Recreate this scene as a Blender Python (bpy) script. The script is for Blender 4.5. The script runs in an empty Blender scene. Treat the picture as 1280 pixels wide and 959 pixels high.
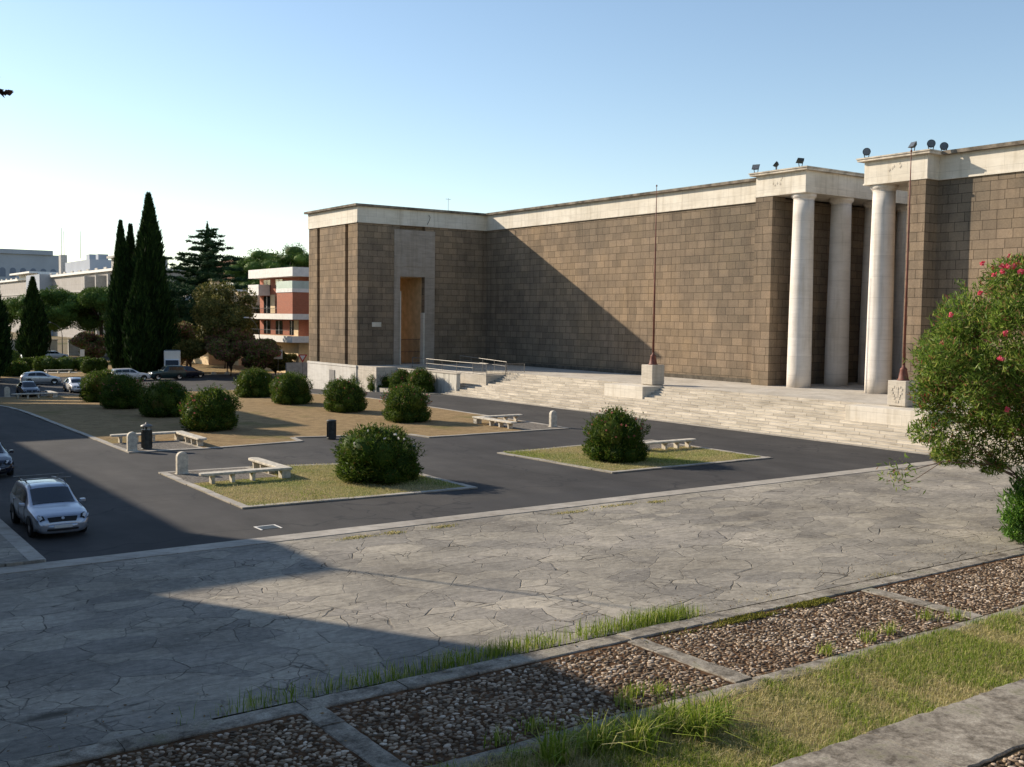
import bpy, math, random
import numpy as np
from mathutils import Matrix, Vector
R_ = math.radians
sc = bpy.context.scene
COL = sc.collection

# ------------------------------------------------------------------ camera
cam_d = bpy.data.cameras.new("camera"); cam = bpy.data.objects.new("camera", cam_d); COL.objects.link(cam)
cr = Vector((0.81740299, -0.57593642, 0.01223122)); cu = Vector((0.0256536, 0.05760394, 0.99800986)); cf = Vector((0.57549479, 0.81546246, -0.06186048))
cam.matrix_world = Matrix(((cr.x, cu.x, -cf.x, 0), (cr.y, cu.y, -cf.y, 0), (cr.z, cu.z, -cf.z, 7.0), (0, 0, 0, 1)))
cam_d.sensor_width = 36; cam_d.lens = 37.34; cam_d.clip_start = .1; cam_d.clip_end = 4000
sc.camera = cam

# ------------------------------------------------------------------ sky, sun, exposure
SUN_EL = 24.4
SUNDIR = Vector((-1, 1.734, 0)).normalized()            # horizontal direction towards the sun
w = bpy.data.worlds.new("World"); sc.world = w; w.use_nodes = True
nt = w.node_tree; bg = nt.nodes['Background']
sky = nt.nodes.new('ShaderNodeTexSky'); sky.sky_type = 'NISHITA'; sky.sun_disc = False
sky.sun_elevation = R_(SUN_EL); sky.sun_rotation = math.atan2(SUNDIR.x, SUNDIR.y)
sky.altitude = 30; sky.air_density = 1.0; sky.dust_density = .2; sky.ozone_density = 1.0
nt.links.new(sky.outputs[0], bg.inputs[0]); bg.inputs[1].default_value = 0.12
sun_d = bpy.data.lights.new("sun", 'SUN'); sun_d.energy = 5.0; sun_d.angle = R_(0.5); sun_d.color = (1, .87, .70)
sun = bpy.data.objects.new("sun", sun_d); COL.objects.link(sun)
dv = Vector((SUNDIR.x*math.cos(R_(SUN_EL)), SUNDIR.y*math.cos(R_(SUN_EL)), math.sin(R_(SUN_EL))))
sun.rotation_euler = dv.to_track_quat('Z', 'Y').to_euler(); sun.location = (0, 0, 60)
sc.view_settings.view_transform = 'Standard'; sc.view_settings.look = 'None'
sc.view_settings.exposure = 0.55; sc.view_settings.gamma = 1
sc.render.engine = 'CYCLES'

# ------------------------------------------------------------------ helpers
def gz(X, Y):
    t = min(1, max(0, (Y-78)/32)); return -1.0*t*t*(3-2*t)

def tag(o, label=None, cat=None, group=None, kind=None):
    if label: o['label'] = label
    if cat: o['category'] = cat
    if group: o['group'] = group
    if kind: o['kind'] = kind
    return o
def empty(name, loc=(0, 0, 0), rz=0):
    o = bpy.data.objects.new(name, None); COL.objects.link(o); o.location = loc; o.rotation_euler = (0, 0, rz)
    o.empty_display_size = .3
    return o
def link_mesh(name, me, mat, parent=None, smooth=False):
    if mat is not None:
        for m in (mat if isinstance(mat, (list, tuple)) else [mat]): me.materials.append(m)
    if smooth: me.polygons.foreach_set('use_smooth', [True]*len(me.polygons))
    o = bpy.data.objects.new(name, me); COL.objects.link(o)
    if parent is not None: o.parent = parent
    return o
def copy_tree(o, parent=None):
    c = o.copy(); COL.objects.link(c); c.parent = parent
    for ch in [x for x in KIDS.get(o.name, [])]: copy_tree2(ch, c)
    return c
KIDS = {}
def copy_full(o, parent=None):
    c = o.copy(); COL.objects.link(c); c.parent = parent
    for ch in list(o.children): copy_full(ch, c)
    return c

class MB:
    def __init__(s): s.v = []; s.f = []; s.m = []; s.parts = []
    def build_each(s, name, mat, parent=None, smooth=False, bevel=0):
        for vs, fs in s.parts:
            q = MB(); q.add(vs, fs); q.build(name, mat, parent, smooth, bevel)
    def add(s, vs, fs, mi=0):
        s.parts.append((list(vs), list(fs)))
        b = len(s.v); s.v += [tuple(p) for p in vs]; s.f += [tuple(b+i for i in f) for f in fs]; s.m += [mi]*len(fs); return s
    def box(s, x0, x1, y0, y1, z0, z1, mi=0):
        if x0 > x1: x0, x1 = x1, x0
        if y0 > y1: y0, y1 = y1, y0
        return s.add([(x0,y0,z0),(x1,y0,z0),(x1,y1,z0),(x0,y1,z0),(x0,y0,z1),(x1,y0,z1),(x1,y1,z1),(x0,y1,z1)],
              [(0,3,2,1),(4,5,6,7),(0,1,5,4),(1,2,6,5),(2,3,7,6),(3,0,4,7)], mi)
    def prism(s, pts, z0, z1, mi=0):       # pts counter-clockwise in xy
        n = len(pts)
        vs = [(x, y, z0) for x, y in pts]+[(x, y, z1) for x, y in pts]
        fs = [tuple(range(n-1, -1, -1)), tuple(range(n, 2*n))]+[(i, (i+1) % n, n+(i+1) % n, n+i) for i in range(n)]
        return s.add(vs, fs, mi)
    def lathe(s, c, prof, n=24, mi=0, cap=True):  # prof: list (r,z)
        vs = []; fs = []
        for r, z in prof:
            for k in range(n):
                a = 2*math.pi*k/n; vs.append((c[0]+r*math.cos(a), c[1]+r*math.sin(a), c[2]+z))
        for j in range(len(prof)-1):
            for k in range(n): fs.append((j*n+k, j*n+(k+1) % n, (j+1)*n+(k+1) % n, (j+1)*n+k))
        if cap: fs.append(tuple(range(n-1, -1, -1))); fs.append(tuple((len(prof)-1)*n+k for k in range(n)))
        return s.add(vs, fs, mi)
    def tube(s, pts, rad, n=8, mi=0):
        pts = [Vector(p) for p in pts]; rads = rad if isinstance(rad, (list, tuple)) else [rad]*len(pts)
        vs = []; fs = []
        for i, p in enumerate(pts):
            d = (pts[min(i+1, len(pts)-1)]-pts[max(i-1, 0)]).normalized()
            a = d.cross(Vector((0, 0, 1)));  a = a if a.length > .05 else d.cross(Vector((1, 0, 0)))
            a.normalize(); b = d.cross(a)
            for k in range(n):
                t = 2*math.pi*k/n; vs.append(p+a*rads[i]*math.cos(t)+b*rads[i]*math.sin(t))
        for i in range(len(pts)-1):
            for k in range(n): fs.append((i*n+k, i*n+(k+1) % n, (i+1)*n+(k+1) % n, (i+1)*n+k))
        fs.append(tuple(range(n-1, -1, -1))); fs.append(tuple((len(pts)-1)*n+k for k in range(n)))
        return s.add(vs, fs, mi)
    def build(s, name, mat, parent=None, smooth=False, bevel=0):
        me = bpy.data.meshes.new(name); me.from_pydata(s.v, [], s.f)
        o = link_mesh(name, me, mat, parent, smooth)
        if len(me.materials) > 1: me.polygons.foreach_set('material_index', s.m)
        me.update()
        import bmesh
        bm = bmesh.new(); bm.from_mesh(me); bmesh.ops.recalc_face_normals(bm, faces=bm.faces)
        bm.to_mesh(me); bm.free()
        if bevel:
            b = o.modifiers.new('bevel', 'BEVEL'); b.width = bevel; b.segments = 2; b.limit_method = 'ANGLE'
        return o
def np_mesh(name, V, F, mat, parent=None, smooth=False):
    """V (n,3) array, F (m,k) array of equal size faces"""
    me = bpy.data.meshes.new(name); V = np.ascontiguousarray(V, dtype=np.float32); F = np.ascontiguousarray(F, dtype=np.int32)
    me.vertices.add(len(V)); me.vertices.foreach_set('co', V.ravel())
    k = F.shape[1]; me.loops.add(F.size); me.loops.foreach_set('vertex_index', F.ravel())
    me.polygons.add(len(F)); me.polygons.foreach_set('loop_start', np.arange(len(F), dtype=np.int32)*k)
    me.update(calc_edges=True); me.validate()
    return link_mesh(name, me, mat, parent, smooth)

# ------------------------------------------------------------------ materials
class NM:
    def __init__(s, name):
        s.m = bpy.data.materials.new(name); s.m.use_nodes = True; s.t = s.m.node_tree; s.b = s.t.nodes['Principled BSDF']
        s.out = s.t.nodes['Material Output']; s.b.inputs['Specular IOR Level'].default_value = .3; s.b.inputs['Roughness'].default_value = .85
    def n(s, ty, **kw):
        o = s.t.nodes.new(ty)
        for k, v in kw.items():
            if k.startswith('i_'): o.inputs[k[2:].replace('_', ' ')].default_value = v
            else: setattr(o, k, v)
        return o
    def l(s, a, b): s.t.links.new(a, b)
    def pos(s, scale=(1, 1, 1), obj=True):
        tc = s.n('ShaderNodeTexCoord'); mp = s.n('ShaderNodeMapping'); mp.inputs['Scale'].default_value = scale
        s.l(tc.outputs['Object'], mp.inputs[0]); return mp.outputs[0]
    def noise(s, vec, scale, detail=6, rough=.6):
        o = s.n('ShaderNodeTexNoise'); o.inputs['Scale'].default_value = scale; o.inputs['Detail'].default_value = detail; o.inputs['Roughness'].default_value = rough
        s.l(vec, o.inputs['Vector']); return o.outputs['Fac']
    def ramp(s, fac, stops):
        o = s.n('ShaderNodeValToRGB'); e = o.color_ramp.elements
        while len(e) < len(stops): e.new(.5)
        for i, (p, c) in enumerate(stops): e[i].position = p; e[i].color = (*c, 1) if len(c) == 3 else c
        s.l(fac, o.inputs[0]); return o.outputs[0]
    def mix(s, fac, a, b, mode='MIX'):
        o = s.n('ShaderNodeMix', data_type='RGBA', blend_type=mode)
        for sock, v in ((o.inputs[0], fac), (o.inputs[6], a), (o.inputs[7], b)):
            if hasattr(v, 'links'): s.l(v, sock)
            elif isinstance(v, tuple): sock.default_value = (*v, 1) if len(v) == 3 else v
            else: sock.default_value = v
        return o.outputs[2]
    def math(s, op, a, b=0.0):
        o = s.n('ShaderNodeMath', operation=op)
        for i, v in enumerate((a, b)):
            if hasattr(v, 'links'): s.l(v, o.inputs[i])
            else: o.inputs[i].default_value = v
        return o.outputs[0]
    def col(s, c):
        if hasattr(c, 'links'): s.l(c, s.b.inputs['Base Color'])
        else: s.b.inputs['Base Color'].default_value = (*c, 1)
    def bump(s, h, dist=.02, strength=.6):
        o = s.n('ShaderNodeBump'); o.inputs['Distance'].default_value = dist; o.inputs['Strength'].default_value = strength
        s.l(h, o.inputs['Height']); s.l(o.outputs[0], s.b.inputs['Normal'])
    def facade_vec(s):       # x+y , z : works on any axis aligned wall
        tc = s.n('ShaderNodeTexCoord'); sp = s.n('ShaderNodeSeparateXYZ'); s.l(tc.outputs['Object'], sp.inputs[0])
        cb = s.n('ShaderNodeCombineXYZ'); s.l(s.math('ADD', sp.outputs[0], sp.outputs[1]), cb.inputs[0]); s.l(sp.outputs[2], cb.inputs[1])
        return cb.outputs[0]
    def brick(s, vec, w_, h_, c1, c2, mortar, ms=.012, bias=0.0, off=.5):
        o = s.n('ShaderNodeTexBrick'); o.inputs['Scale'].default_value = 1; o.offset = off
        o.inputs['Brick Width'].default_value = w_; o.inputs['Row Height'].default_value = h_; o.inputs['Mortar Size'].default_value = ms
        o.inputs['Mortar Smooth'].default_value = .1; o.inputs['Bias'].default_value = bias
        o.inputs['Color1'].default_value = (*c1, 1); o.inputs['Color2'].default_value = (*c2, 1); o.inputs['Mortar'].default_value = (*mortar, 1)
        s.l(vec, o.inputs['Vector']); return o

def simple(name, c, rough=.8, var=.15, scale=3, spec=.3, metal=0, bump=0, bscale=20):
    m = NM(name); p = m.pos(); n = m.noise(p, scale)
    d = tuple(x*(1-var*1.6) for x in c); l_ = tuple(min(1, x*(1+var)) for x in c)
    m.col(m.ramp(n, [(.3, d), (.7, l_)])); m.b.inputs['Roughness'].default_value = rough
    m.b.inputs['Specular IOR Level'].default_value = spec; m.b.inputs['Metallic'].default_value = metal
    if bump: m.bump(m.noise(p, bscale), bump)
    return m.m

M = {}
def mat_tuff():
    m = NM('tuff_blocks'); v = m.facade_vec()
    # wobble so that joints are not ruler straight
    p = m.pos(); 
    b = m.brick(v, 1.12, .62, (.280, .212, .148), (.205, .158, .112), (.095, .072, .052), .018, off=.46)
    b.squash = .88; b.squash_frequency = 3; b.offset_frequency = 2
    big = m.noise(p, .09, 5, .6); med = m.noise(p, .45, 5, .65); fine = m.noise(p, 8, 8, .75)
    drip = m.noise(m.pos((1.6, 1.6, .10)), .9, 6, .6)
    c = m.mix(1.0, b.outputs[0], m.ramp(big, [(.34, (.72, .76, .80)), (.52, (1, 1, 1)), (.68, (1.12, 1.08, 1.0))]), 'MULTIPLY')
    c = m.mix(.8, c, m.ramp(med, [(.28, (.74, .75, .78)), (.5, (1, 1, 1)), (.74, (1.22, 1.18, 1.10))]), 'MULTIPLY')
    c = m.mix(.55, c, m.ramp(drip, [(.34, (.62, .62, .64)), (.5, (1, 1, 1))]), 'MULTIPLY')
    # darker brown towards the foot of the wall
    tc2 = m.n('ShaderNodeTexCoord'); sp2 = m.n('ShaderNodeSeparateXYZ'); m.l(tc2.outputs['Object'], sp2.inputs[0])
    zz = m.math('ADD', sp2.outputs[2], m.math('MULTIPLY', med, 2.4))
    foot_dark = m.n('ShaderNodeMapRange'); foot_dark.inputs[1].default_value = 4.4; foot_dark.inputs[2].default_value = 3.1; m.l(zz, foot_dark.inputs[0])
    c = m.mix(m.math('MULTIPLY', foot_dark.outputs[0], .45), c, (.10, .09, .065))
    c = m.mix(.8, c, m.ramp(fine, [(.2, (.6, .6, .6)), (.8, (1.3, 1.3, 1.3))]), 'MULTIPLY')
    m.col(c)
    h = m.math('ADD', m.math('MULTIPLY', b.outputs[1], -1.0), m.math('MULTIPLY', fine, .5)); m.bump(h, .03, .8)
    m.b.inputs['Roughness'].default_value = .95; m.b.inputs['Specular IOR Level'].default_value = .1
    return m.m
def mat_trav(name, base=(.74, .68, .58), streak=.25, bw=2.2, bh=.9, mortar=.6, ms=.008):
    m = NM(name); v = m.facade_vec(); p = m.pos()
    d = tuple(x*.93 for x in base)
    b = m.brick(v, bw, bh, base, d, tuple(x*mortar for x in base), ms)
    st = m.noise(m.pos((1, 1, 6)), .8, 8, .7); blot = m.noise(p, .35, 5)
    vs = m.noise(m.pos((3, 3, .25)), .9, 5)
    c = m.mix(1.0, b.outputs[0], m.ramp(st, [(.3, (1-streak,)*3), (.65, (1.04,)*3)]), 'MULTIPLY')
    c = m.mix(.8, c, m.ramp(blot, [(.3, (.80, .78, .74)), (.6, (1, 1, 1))]), 'MULTIPLY')
    c = m.mix(.6, c, m.ramp(vs, [(.32, (.72, .69, .64)), (.5, (1, 1, 1))]), 'MULTIPLY')
    m.col(c); m.bump(m.noise(p, 12, 6, .7), .01, .5); m.b.inputs['Roughness'].default_value = .75
    return m.m
def mat_steps():
    m = NM('travertine_steps'); p = m.pos()
    tc = m.n('ShaderNodeTexCoord'); sp = m.n('ShaderNodeSeparateXYZ'); m.l(tc.outputs['Object'], sp.inputs[0])
    cb = m.n('ShaderNodeCombineXYZ'); m.l(sp.outputs[1], cb.inputs[0]); m.l(sp.outputs[0], cb.inputs[1])
    b = m.brick(cb.outputs[0], 1.7, .385, (.62, .575, .495), (.47, .43, .365), (.26, .225, .18), .020, off=.37)
    st = m.noise(m.pos((7, .35, 7)), 1.0, 7, .75); blot = m.noise(p, .5, 5)
    c = m.mix(1.0, b.outputs[0], m.ramp(st, [(.30, (.38, .35, .31)), (.48, (.88, .87, .85)), (.7, (1.15, 1.13, 1.09))]), 'MULTIPLY')
    c = m.mix(.7, c, m.ramp(blot, [(.3, (.78, .76, .72)), (.6, (1.04, 1.02, 1))]), 'MULTIPLY')
    m.col(c); m.b.inputs['Roughness'].default_value = .8; m.bump(st, .02, .5)
    return m.m
def mat_asphalt():
    m = NM('asphalt'); p = m.pos(); big = m.noise(p, .07, 6, .65); med = m.noise(p, .8, 5); fine = m.noise(p, 45, 3, .8)
    c = m.ramp(big, [(.3, (.034, .033, .034)), (.7, (.054, .051, .048))])
    c = m.mix(.8, c, m.ramp(med, [(.3, (.82,)*3), (.7, (1.15,)*3)]), 'MULTIPLY')
    c = m.mix(.8, c, m.ramp(fine, [(.3, (.65,)*3), (.75, (1.5,)*3)]), 'MULTIPLY')
    st = m.noise(m.pos((.5, .16, 1)), .9, 5, .6)
    c = m.mix(.8, c, m.ramp(st, [(.34, (.68,)*3), (.5, (1,)*3), (.66, (1.38, 1.36, 1.33))]), 'MULTIPLY')
    pt = m.n('ShaderNodeTexVoronoi', distance='CHEBYCHEV'); pt.inputs['Scale'].default_value = .085; m.l(m.pos((1, .6, 0)), pt.inputs['Vector'])
    sp_ = m.n('ShaderNodeSeparateColor'); m.l(pt.outputs['Color'], sp_.inputs[0]); c = m.mix(m.ramp(sp_.outputs[0], [(.74, (0, 0, 0)), (.75, (.45,)*3)]), c, (.040, .040, .042))
    oil = m.noise(p, 2.6, 3, .5); c = m.mix(m.ramp(oil, [(.70, (0, 0, 0)), (.76, (.5,)*3)]), c, (.022, .022, .024))
    # tar seams and cracks
    vv = m.n('ShaderNodeTexVoronoi', feature='DISTANCE_TO_EDGE'); vv.inputs['Scale'].default_value = .11
    wob = m.n('ShaderNodeMix', data_type='VECTOR'); nz = m.n('ShaderNodeTexNoise'); nz.inputs['Scale'].default_value = .6; m.l(p, nz.inputs['Vector'])
    wob.inputs[0].default_value = .06; m.l(p, wob.inputs[4]); 
    sc_ = m.n('ShaderNodeVectorMath', operation='SCALE'); m.l(nz.outputs['Color'], sc_.inputs[0]); sc_.inputs['Scale'].default_value = 3.0
    ad = m.n('ShaderNodeVectorMath', operation='ADD'); m.l(p, ad.inputs[0]); m.l(sc_.outputs[0], ad.inputs[1]); m.l(ad.outputs[0], vv.inputs['Vector'])
    c = m.mix(m.ramp(vv.outputs['Distance'], [(0, (1, 1, 1)), (.009, (0, 0, 0))]), c, (.022, .022, .024))
    m.col(c); m.bump(fine, .006, .5); m.b.inputs['Roughness'].default_value = .9
    return m.m
def mat_flag():
    m = NM('flagstones'); p = m.pos()
    nz = m.n('ShaderNodeTexNoise'); nz.inputs['Scale'].default_value = 1.1; nz.inputs['Detail'].default_value = 5; m.l(p, nz.inputs['Vector'])
    sc_ = m.n('ShaderNodeVectorMath', operation='SCALE'); m.l(nz.outputs['Color'], sc_.inputs[0]); sc_.inputs['Scale'].default_value = .30
    ad = m.n('ShaderNodeVectorMath', operation='ADD'); m.l(p, ad.inputs[0]); m.l(sc_.outputs[0], ad.inputs[1])
    def vor(scale, sx, feat):
        mp = m.n('ShaderNodeMapping'); mp.inputs['Scale'].default_value = (sx, 1, 0); m.l(ad.outputs[0], mp.inputs[0])
        o = m.n('ShaderNodeTexVoronoi', feature=feat); o.inputs['Scale'].default_value = scale; o.inputs['Randomness'].default_value = 1; m.l(mp.outputs[0], o.inputs['Vector']); return o
    e1 = vor(1.12, .74, 'DISTANCE_TO_EDGE').outputs['Distance']; cell = vor(1.12, .74, 'F1').outputs['Color']
    e2 = vor(1.7, 1.1, 'DISTANCE_TO_EDGE').outputs['Distance']
    sel = m.noise(p, .28, 3); 
    crack1 = m.ramp(e1, [(0, (1, 1, 1)), (.005, (1, 1, 1)), (.016, (0, 0, 0))])
    crack2 = m.mix(1.0, m.ramp(e2, [(0, (1, 1, 1)), (.007, (1, 1, 1)), (.020, (0, 0, 0))]), m.ramp(sel, [(.46, (0, 0, 0)), (.56, (1, 1, 1))]), 'MULTIPLY')
    vis = m.noise(p, .9, 5, .7); crack = m.mix(1.0, m.mix(1.0, crack1, crack2, 'LIGHTEN'), m.ramp(vis, [(.42, (.05,)*3), (.60, (1, 1, 1))]), 'MULTIPLY')
    big = m.noise(p, .22, 6, .65); fine = m.noise(p, 7, 10, .8); st = m.noise(m.pos((.7, 2.4, 1)), 2.2, 10, .78)
    base = m.ramp(big, [(.32, (.19, .172, .143)), (.5, (.285, .262, .22)), (.68, (.39, .355, .30))])
    sepc = m.n('ShaderNodeSeparateColor'); m.l(cell, sepc.inputs[0])
    c = m.mix(1.0, base, m.ramp(sepc.outputs[0], [(0, (.78, .78, .80)), (1, (1.16, 1.14, 1.10))]), 'MULTIPLY')
    c = m.mix(1.0, c, m.ramp(st, [(.28, (.62, .61, .60)), (.5, (1, 1, 1)), (.74, (1.35, 1.33, 1.28))]), 'MULTIPLY')
    c = m.mix(.8, c, m.ramp(fine, [(.3, (.62,)*3), (.72, (1.38,)*3)]), 'MULTIPLY')
    chips = m.noise(m.pos((1, 1.8, 1)), 3.4, 6, .8)
    c = m.mix(m.ramp(chips, [(.60, (0, 0, 0)), (.68, (.6,)*3)]), c, (.50, .47, .42))
    c = m.mix(crack, c, (.078, .068, .054)); m.col(c)
    h = m.math('ADD', m.math('MULTIPLY', st, .6), m.math('MULTIPLY', crack, -1.0)); m.bump(h, .03, .7)
    m.b.inputs['Roughness'].default_value = .85; m.b.inputs['Specular IOR Level'].default_value = .2
    return m.m
def mat_ground(name, dry=(.26, .20, .115), dry2=(.19, .145, .085), green=(.10, .115, .03), g0=.55, g1=.7, gs=.22):
    m = NM(name); p = m.pos(); a = m.noise(p, 1.4, 7, .7); g = m.noise(p, gs, 5, .6); f = m.noise(p, 14, 6, .8)
    c = m.ramp(a, [(.3, dry2), (.7, dry)]); c = m.mix(m.ramp(g, [(g0, (0, 0, 0)), (g1, (1, 1, 1))]), c, green)
    c = m.mix(.9, c, m.ramp(f, [(.25, (.55,)*3), (.75, (1.4,)*3)]), 'MULTIPLY'); m.col(c)
    m.bump(f, .06, .9); m.b.inputs['Roughness'].default_value = 1; m.b.inputs['Specular IOR Level'].default_value = .05
    return m.m
def mat_leaf(name, stops, trans=.25, rough=.5, spec=.4, noise=.0):
    m = NM(name); g = m.n('ShaderNodeNewGeometry'); c = m.ramp(g.outputs['Random Per Island'], stops)
    if noise: c = m.mix(.8, c, m.ramp(m.noise(m.pos(), noise, 3), [(.3, (.65, .65, .6)), (.7, (1.3, 1.3, 1.2))]), 'MULTIPLY')
    m.col(c); m.b.inputs['Roughness'].default_value = rough; m.b.inputs['Specular IOR Level'].default_value = spec
    tr = m.n('ShaderNodeBsdfTranslucent'); m.l(c, tr.inputs[0]); mx = m.n('ShaderNodeMixShader'); mx.inputs[0].default_value = trans
    m.l(m.b.outputs[0], mx.inputs[1]); m.l(tr.outputs[0], mx.inputs[2]); m.l(mx.outputs[0], m.out.inputs[0])
    return m.m
def mat_paint(name, c, metal=.3, rough=.3):
    m = NM(name); m.col(m.ramp(m.noise(m.pos(), 4), [(.3, tuple(x*.9 for x in c)), (.7, c)])); m.b.inputs['Metallic'].default_value = metal
    m.b.inputs['Roughness'].default_value = rough; m.b.inputs['Coat Weight'].default_value = .6; m.b.inputs['Coat Roughness'].default_value = .08
    m.b.inputs['Specular IOR Level'].default_value = .5; return m.m
def mat_glass(name, c=(.015, .02, .025), rough=.06):
    m = NM(name); m.col(m.ramp(m.noise(m.pos(), 1.5), [(.3, tuple(x*.7 for x in c)), (.7, c)])); m.b.inputs['Roughness'].default_value = rough; m.b.inputs['Specular IOR Level'].default_value = .7; return m.m

M['tuff'] = mat_tuff()
M['trav'] = mat_trav('travertine_band', (.70, .645, .55), .12, 2.4, 1.7)
M['travcol'] = mat_trav('travertine_column', (.70, .655, .60), .10, 60, 1.45)
M['travplain'] = mat_trav('travertine_block', (.60, .545, .46), .3, 3, 3)
M['base'] = mat_trav('plastered_base', (.62, .60, .56), .15, 30, 30)
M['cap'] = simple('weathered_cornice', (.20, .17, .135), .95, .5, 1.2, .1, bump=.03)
M['cap_lit'] = simple('sunlit_cornice', (.52, .46, .38), .9, .35, 1.2, .1, bump=.02)  # paler stone colour paints in the brighter light on the portico cornice
M['steps'] = mat_steps(); M['asphalt'] = mat_asphalt(); M['flag'] = mat_flag()
M['lawn'] = mat_ground('dry_lawn', (.40, .285, .15), (.22, .155, .085), (.15, .145, .05), .55, .75)
M['lawng'] = mat_ground('mixed_lawn', (.38, .30, .15), (.25, .20, .10), (.16, .19, .05), .42, .6, .3)
M['earth'] = mat_ground('dry_earth', (.24, .19, .12), (.17, .14, .09), (.08, .09, .03), .5, .65, .03)
M['gravel'] = simple('gravel', (.20, .18, .155), 1, .5, 12, .1, bump=.04, bscale=30)
M['kerb'] = mat_trav('kerb_stone', (.47, .43, .37), .35, 1.2, 1.2, .5, .02)
m_ = NM('weathered_kerb'); p_ = m_.pos(); n1_ = m_.noise(p_, 2.2, 8, .75); n2_ = m_.noise(p_, 22, 8, .8)
c_ = m_.ramp(n1_, [(.36, (.10, .085, .065)), (.5, (.26, .23, .185)), (.64, (.44, .40, .33))]); c_ = m_.mix(.9, c_, m_.ramp(n2_, [(.3, (.50,)*3), (.7, (1.5,)*3)]), 'MULTIPLY'); c_ = m_.mix(m_.ramp(m_.noise(p_, 1.1, 7, .75), [(.56, (0, 0, 0)), (.64, (.7,)*3)]), c_, (.10, .10, .04))
m_.col(c_); m_.bump(n2_, .015, .8); m_.b.inputs['Roughness'].default_value = .95; M['kerbw'] = m_.m
M['stone'] = simple('bench_stone', (.58, .53, .44), .85, .25, 5, .2, bump=.01)
M['bark'] = simple('bark', (.12, .09, .065), .95, .4, 6, .1, bump=.04)
M['barkred'] = simple('branch_bark', (.17, .11, .075), .9, .4, 6, .1)
M['metal_dark'] = simple('dark_metal', (.055, .06, .055), .5, .3, 5, .4, .3)
M['rail'] = simple('galvanised_rail', (.20, .19, .175), .55, .2, 5, .4, .5)
M['rust'] = simple('rusty_pole', (.17, .055, .035), .6, .3, 5, .4)
M['brick'] = None
m_ = NM('red_brick'); b_ = m_.brick(m_.facade_vec(), .26, .075, (.42, .13, .07), (.33, .10, .055), (.33, .22, .16), .006); m_.col(b_.outputs[0]); M['brick'] = m_.m
M['brickdk'] = simple('brown_brick', (.20, .10, .07), .95, .2, 3)
M['white'] = simple('white_paint', (.72, .70, .66), .7, .08, 2)
M['cream'] = simple('cream_plaster', (.68, .52, .32), .85, .1, 2)
M['ochre'] = simple('ochre_plaster', (.60, .44, .25), .85, .15, 1.5)
M['marble'] = mat_trav('grey_brown_marble', (.40, .34, .28), .25, 1.4, 1.1)
M['greywall'] = mat_trav('pale_grey_facade', (.36, .335, .32), .15, 6, 2.6, .7, .05)
M['bluegrey'] = simple('blue_grey_facade', (.34, .37, .42), .9, .06, .1)
M['concrete'] = simple('concrete', (.42, .40, .37), .9, .15, 2)
M['darkwin'] = mat_glass('dark_window', (.02, .022, .025), .1)
M['tyre'] = simple('tyre_rubber', (.018, .018, .018), .85, .2, 10)
M['chrome'] = simple('wheel_metal', (.45, .45, .46), .35, .1, 10, .5, .8)
M['plate'] = simple('number_plate', (.6, .6, .58), .5, .03, 10)
M['carglass'] = mat_glass('car_glass', (.012, .016, .022), .04)
M['lens'] = simple('lamp_lens', (.55, .56, .58), .12, .08, 10, .8)
M['darklens'] = simple('floodlight_lens', (.10, .11, .12), .25, .2, 10, .6)
M['black'] = simple('black_plastic', (.012, .012, .013), .5, .2, 10)
M['awning'] = simple('canvas_awning', (.74, .68, .58), .9, .05, 3)
M['redpaint'] = simple('sign_red', (.5, .03, .03), .5, .05, 3)
M['balglass'] = simple('pale_green_glass', (.42, .52, .48), .25, .1, 1, .6)

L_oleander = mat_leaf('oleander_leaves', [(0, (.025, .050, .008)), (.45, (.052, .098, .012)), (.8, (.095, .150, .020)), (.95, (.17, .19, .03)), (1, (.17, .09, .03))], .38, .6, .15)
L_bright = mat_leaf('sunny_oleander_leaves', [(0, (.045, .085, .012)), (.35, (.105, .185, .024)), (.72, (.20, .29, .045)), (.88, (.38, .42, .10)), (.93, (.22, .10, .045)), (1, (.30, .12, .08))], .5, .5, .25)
L_sucker = mat_leaf('sucker_leaves', [(0, (.04, .11, .014)), (.6, (.09, .20, .025)), (1, (.16, .28, .04))], .3, .4, .4)
L_cyp = mat_leaf('cypress_needles', [(0, (.010, .022, .007)), (.6, (.020, .044, .011)), (1, (.045, .080, .016))], .1, .8, .1, .5)
L_pine = mat_leaf('pine_needles', [(0, (.045, .085, .016)), (.6, (.085, .145, .026)), (1, (.14, .20, .04))], .15, .7, .2, .35)
L_cedar = mat_leaf('cedar_needles', [(0, (.012, .032, .015)), (.6, (.025, .055, .022)), (1, (.05, .085, .030))], .1, .8, .1, .4)
L_plane = mat_leaf('plane_leaves', [(0, (.07, .075, .02)), (.6, (.14, .145, .038)), (1, (.28, .22, .07))], .2, .7, .2, .4)
L_plum = mat_leaf('plum_leaves', [(0, (.15, .07, .06)), (.32, (.25, .12, .095)), (.5, (.32, .19, .12)), (.55, (.10, .14, .04)), (1, (.19, .24, .06))], .2, .7, .2, .4)
L_hedge = mat_leaf('hedge_leaves', [(0, (.04, .07, .012)), (.6, (.08, .13, .02)), (1, (.14, .18, .03))], .25, .6, .2, .5)
L_grass = mat_leaf('grass_blades', [(0, (.09, .15, .014)), (.5, (.21, .31, .03)), (.8, (.38, .44, .07)), (1, (.58, .52, .24))], .35, .6, .2)
L_dry = mat_leaf('dry_grass_blades', [(0, (.20, .22, .06)), (.35, (.42, .39, .15)), (1, (.74, .62, .36))], .3, .7, .1)
L_pink = mat_leaf('pink_flowers', [(0, (.65, .06, .10)), (.7, (.80, .16, .22)), (1, (.85, .30, .34))], .3, .6, .2)
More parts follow.
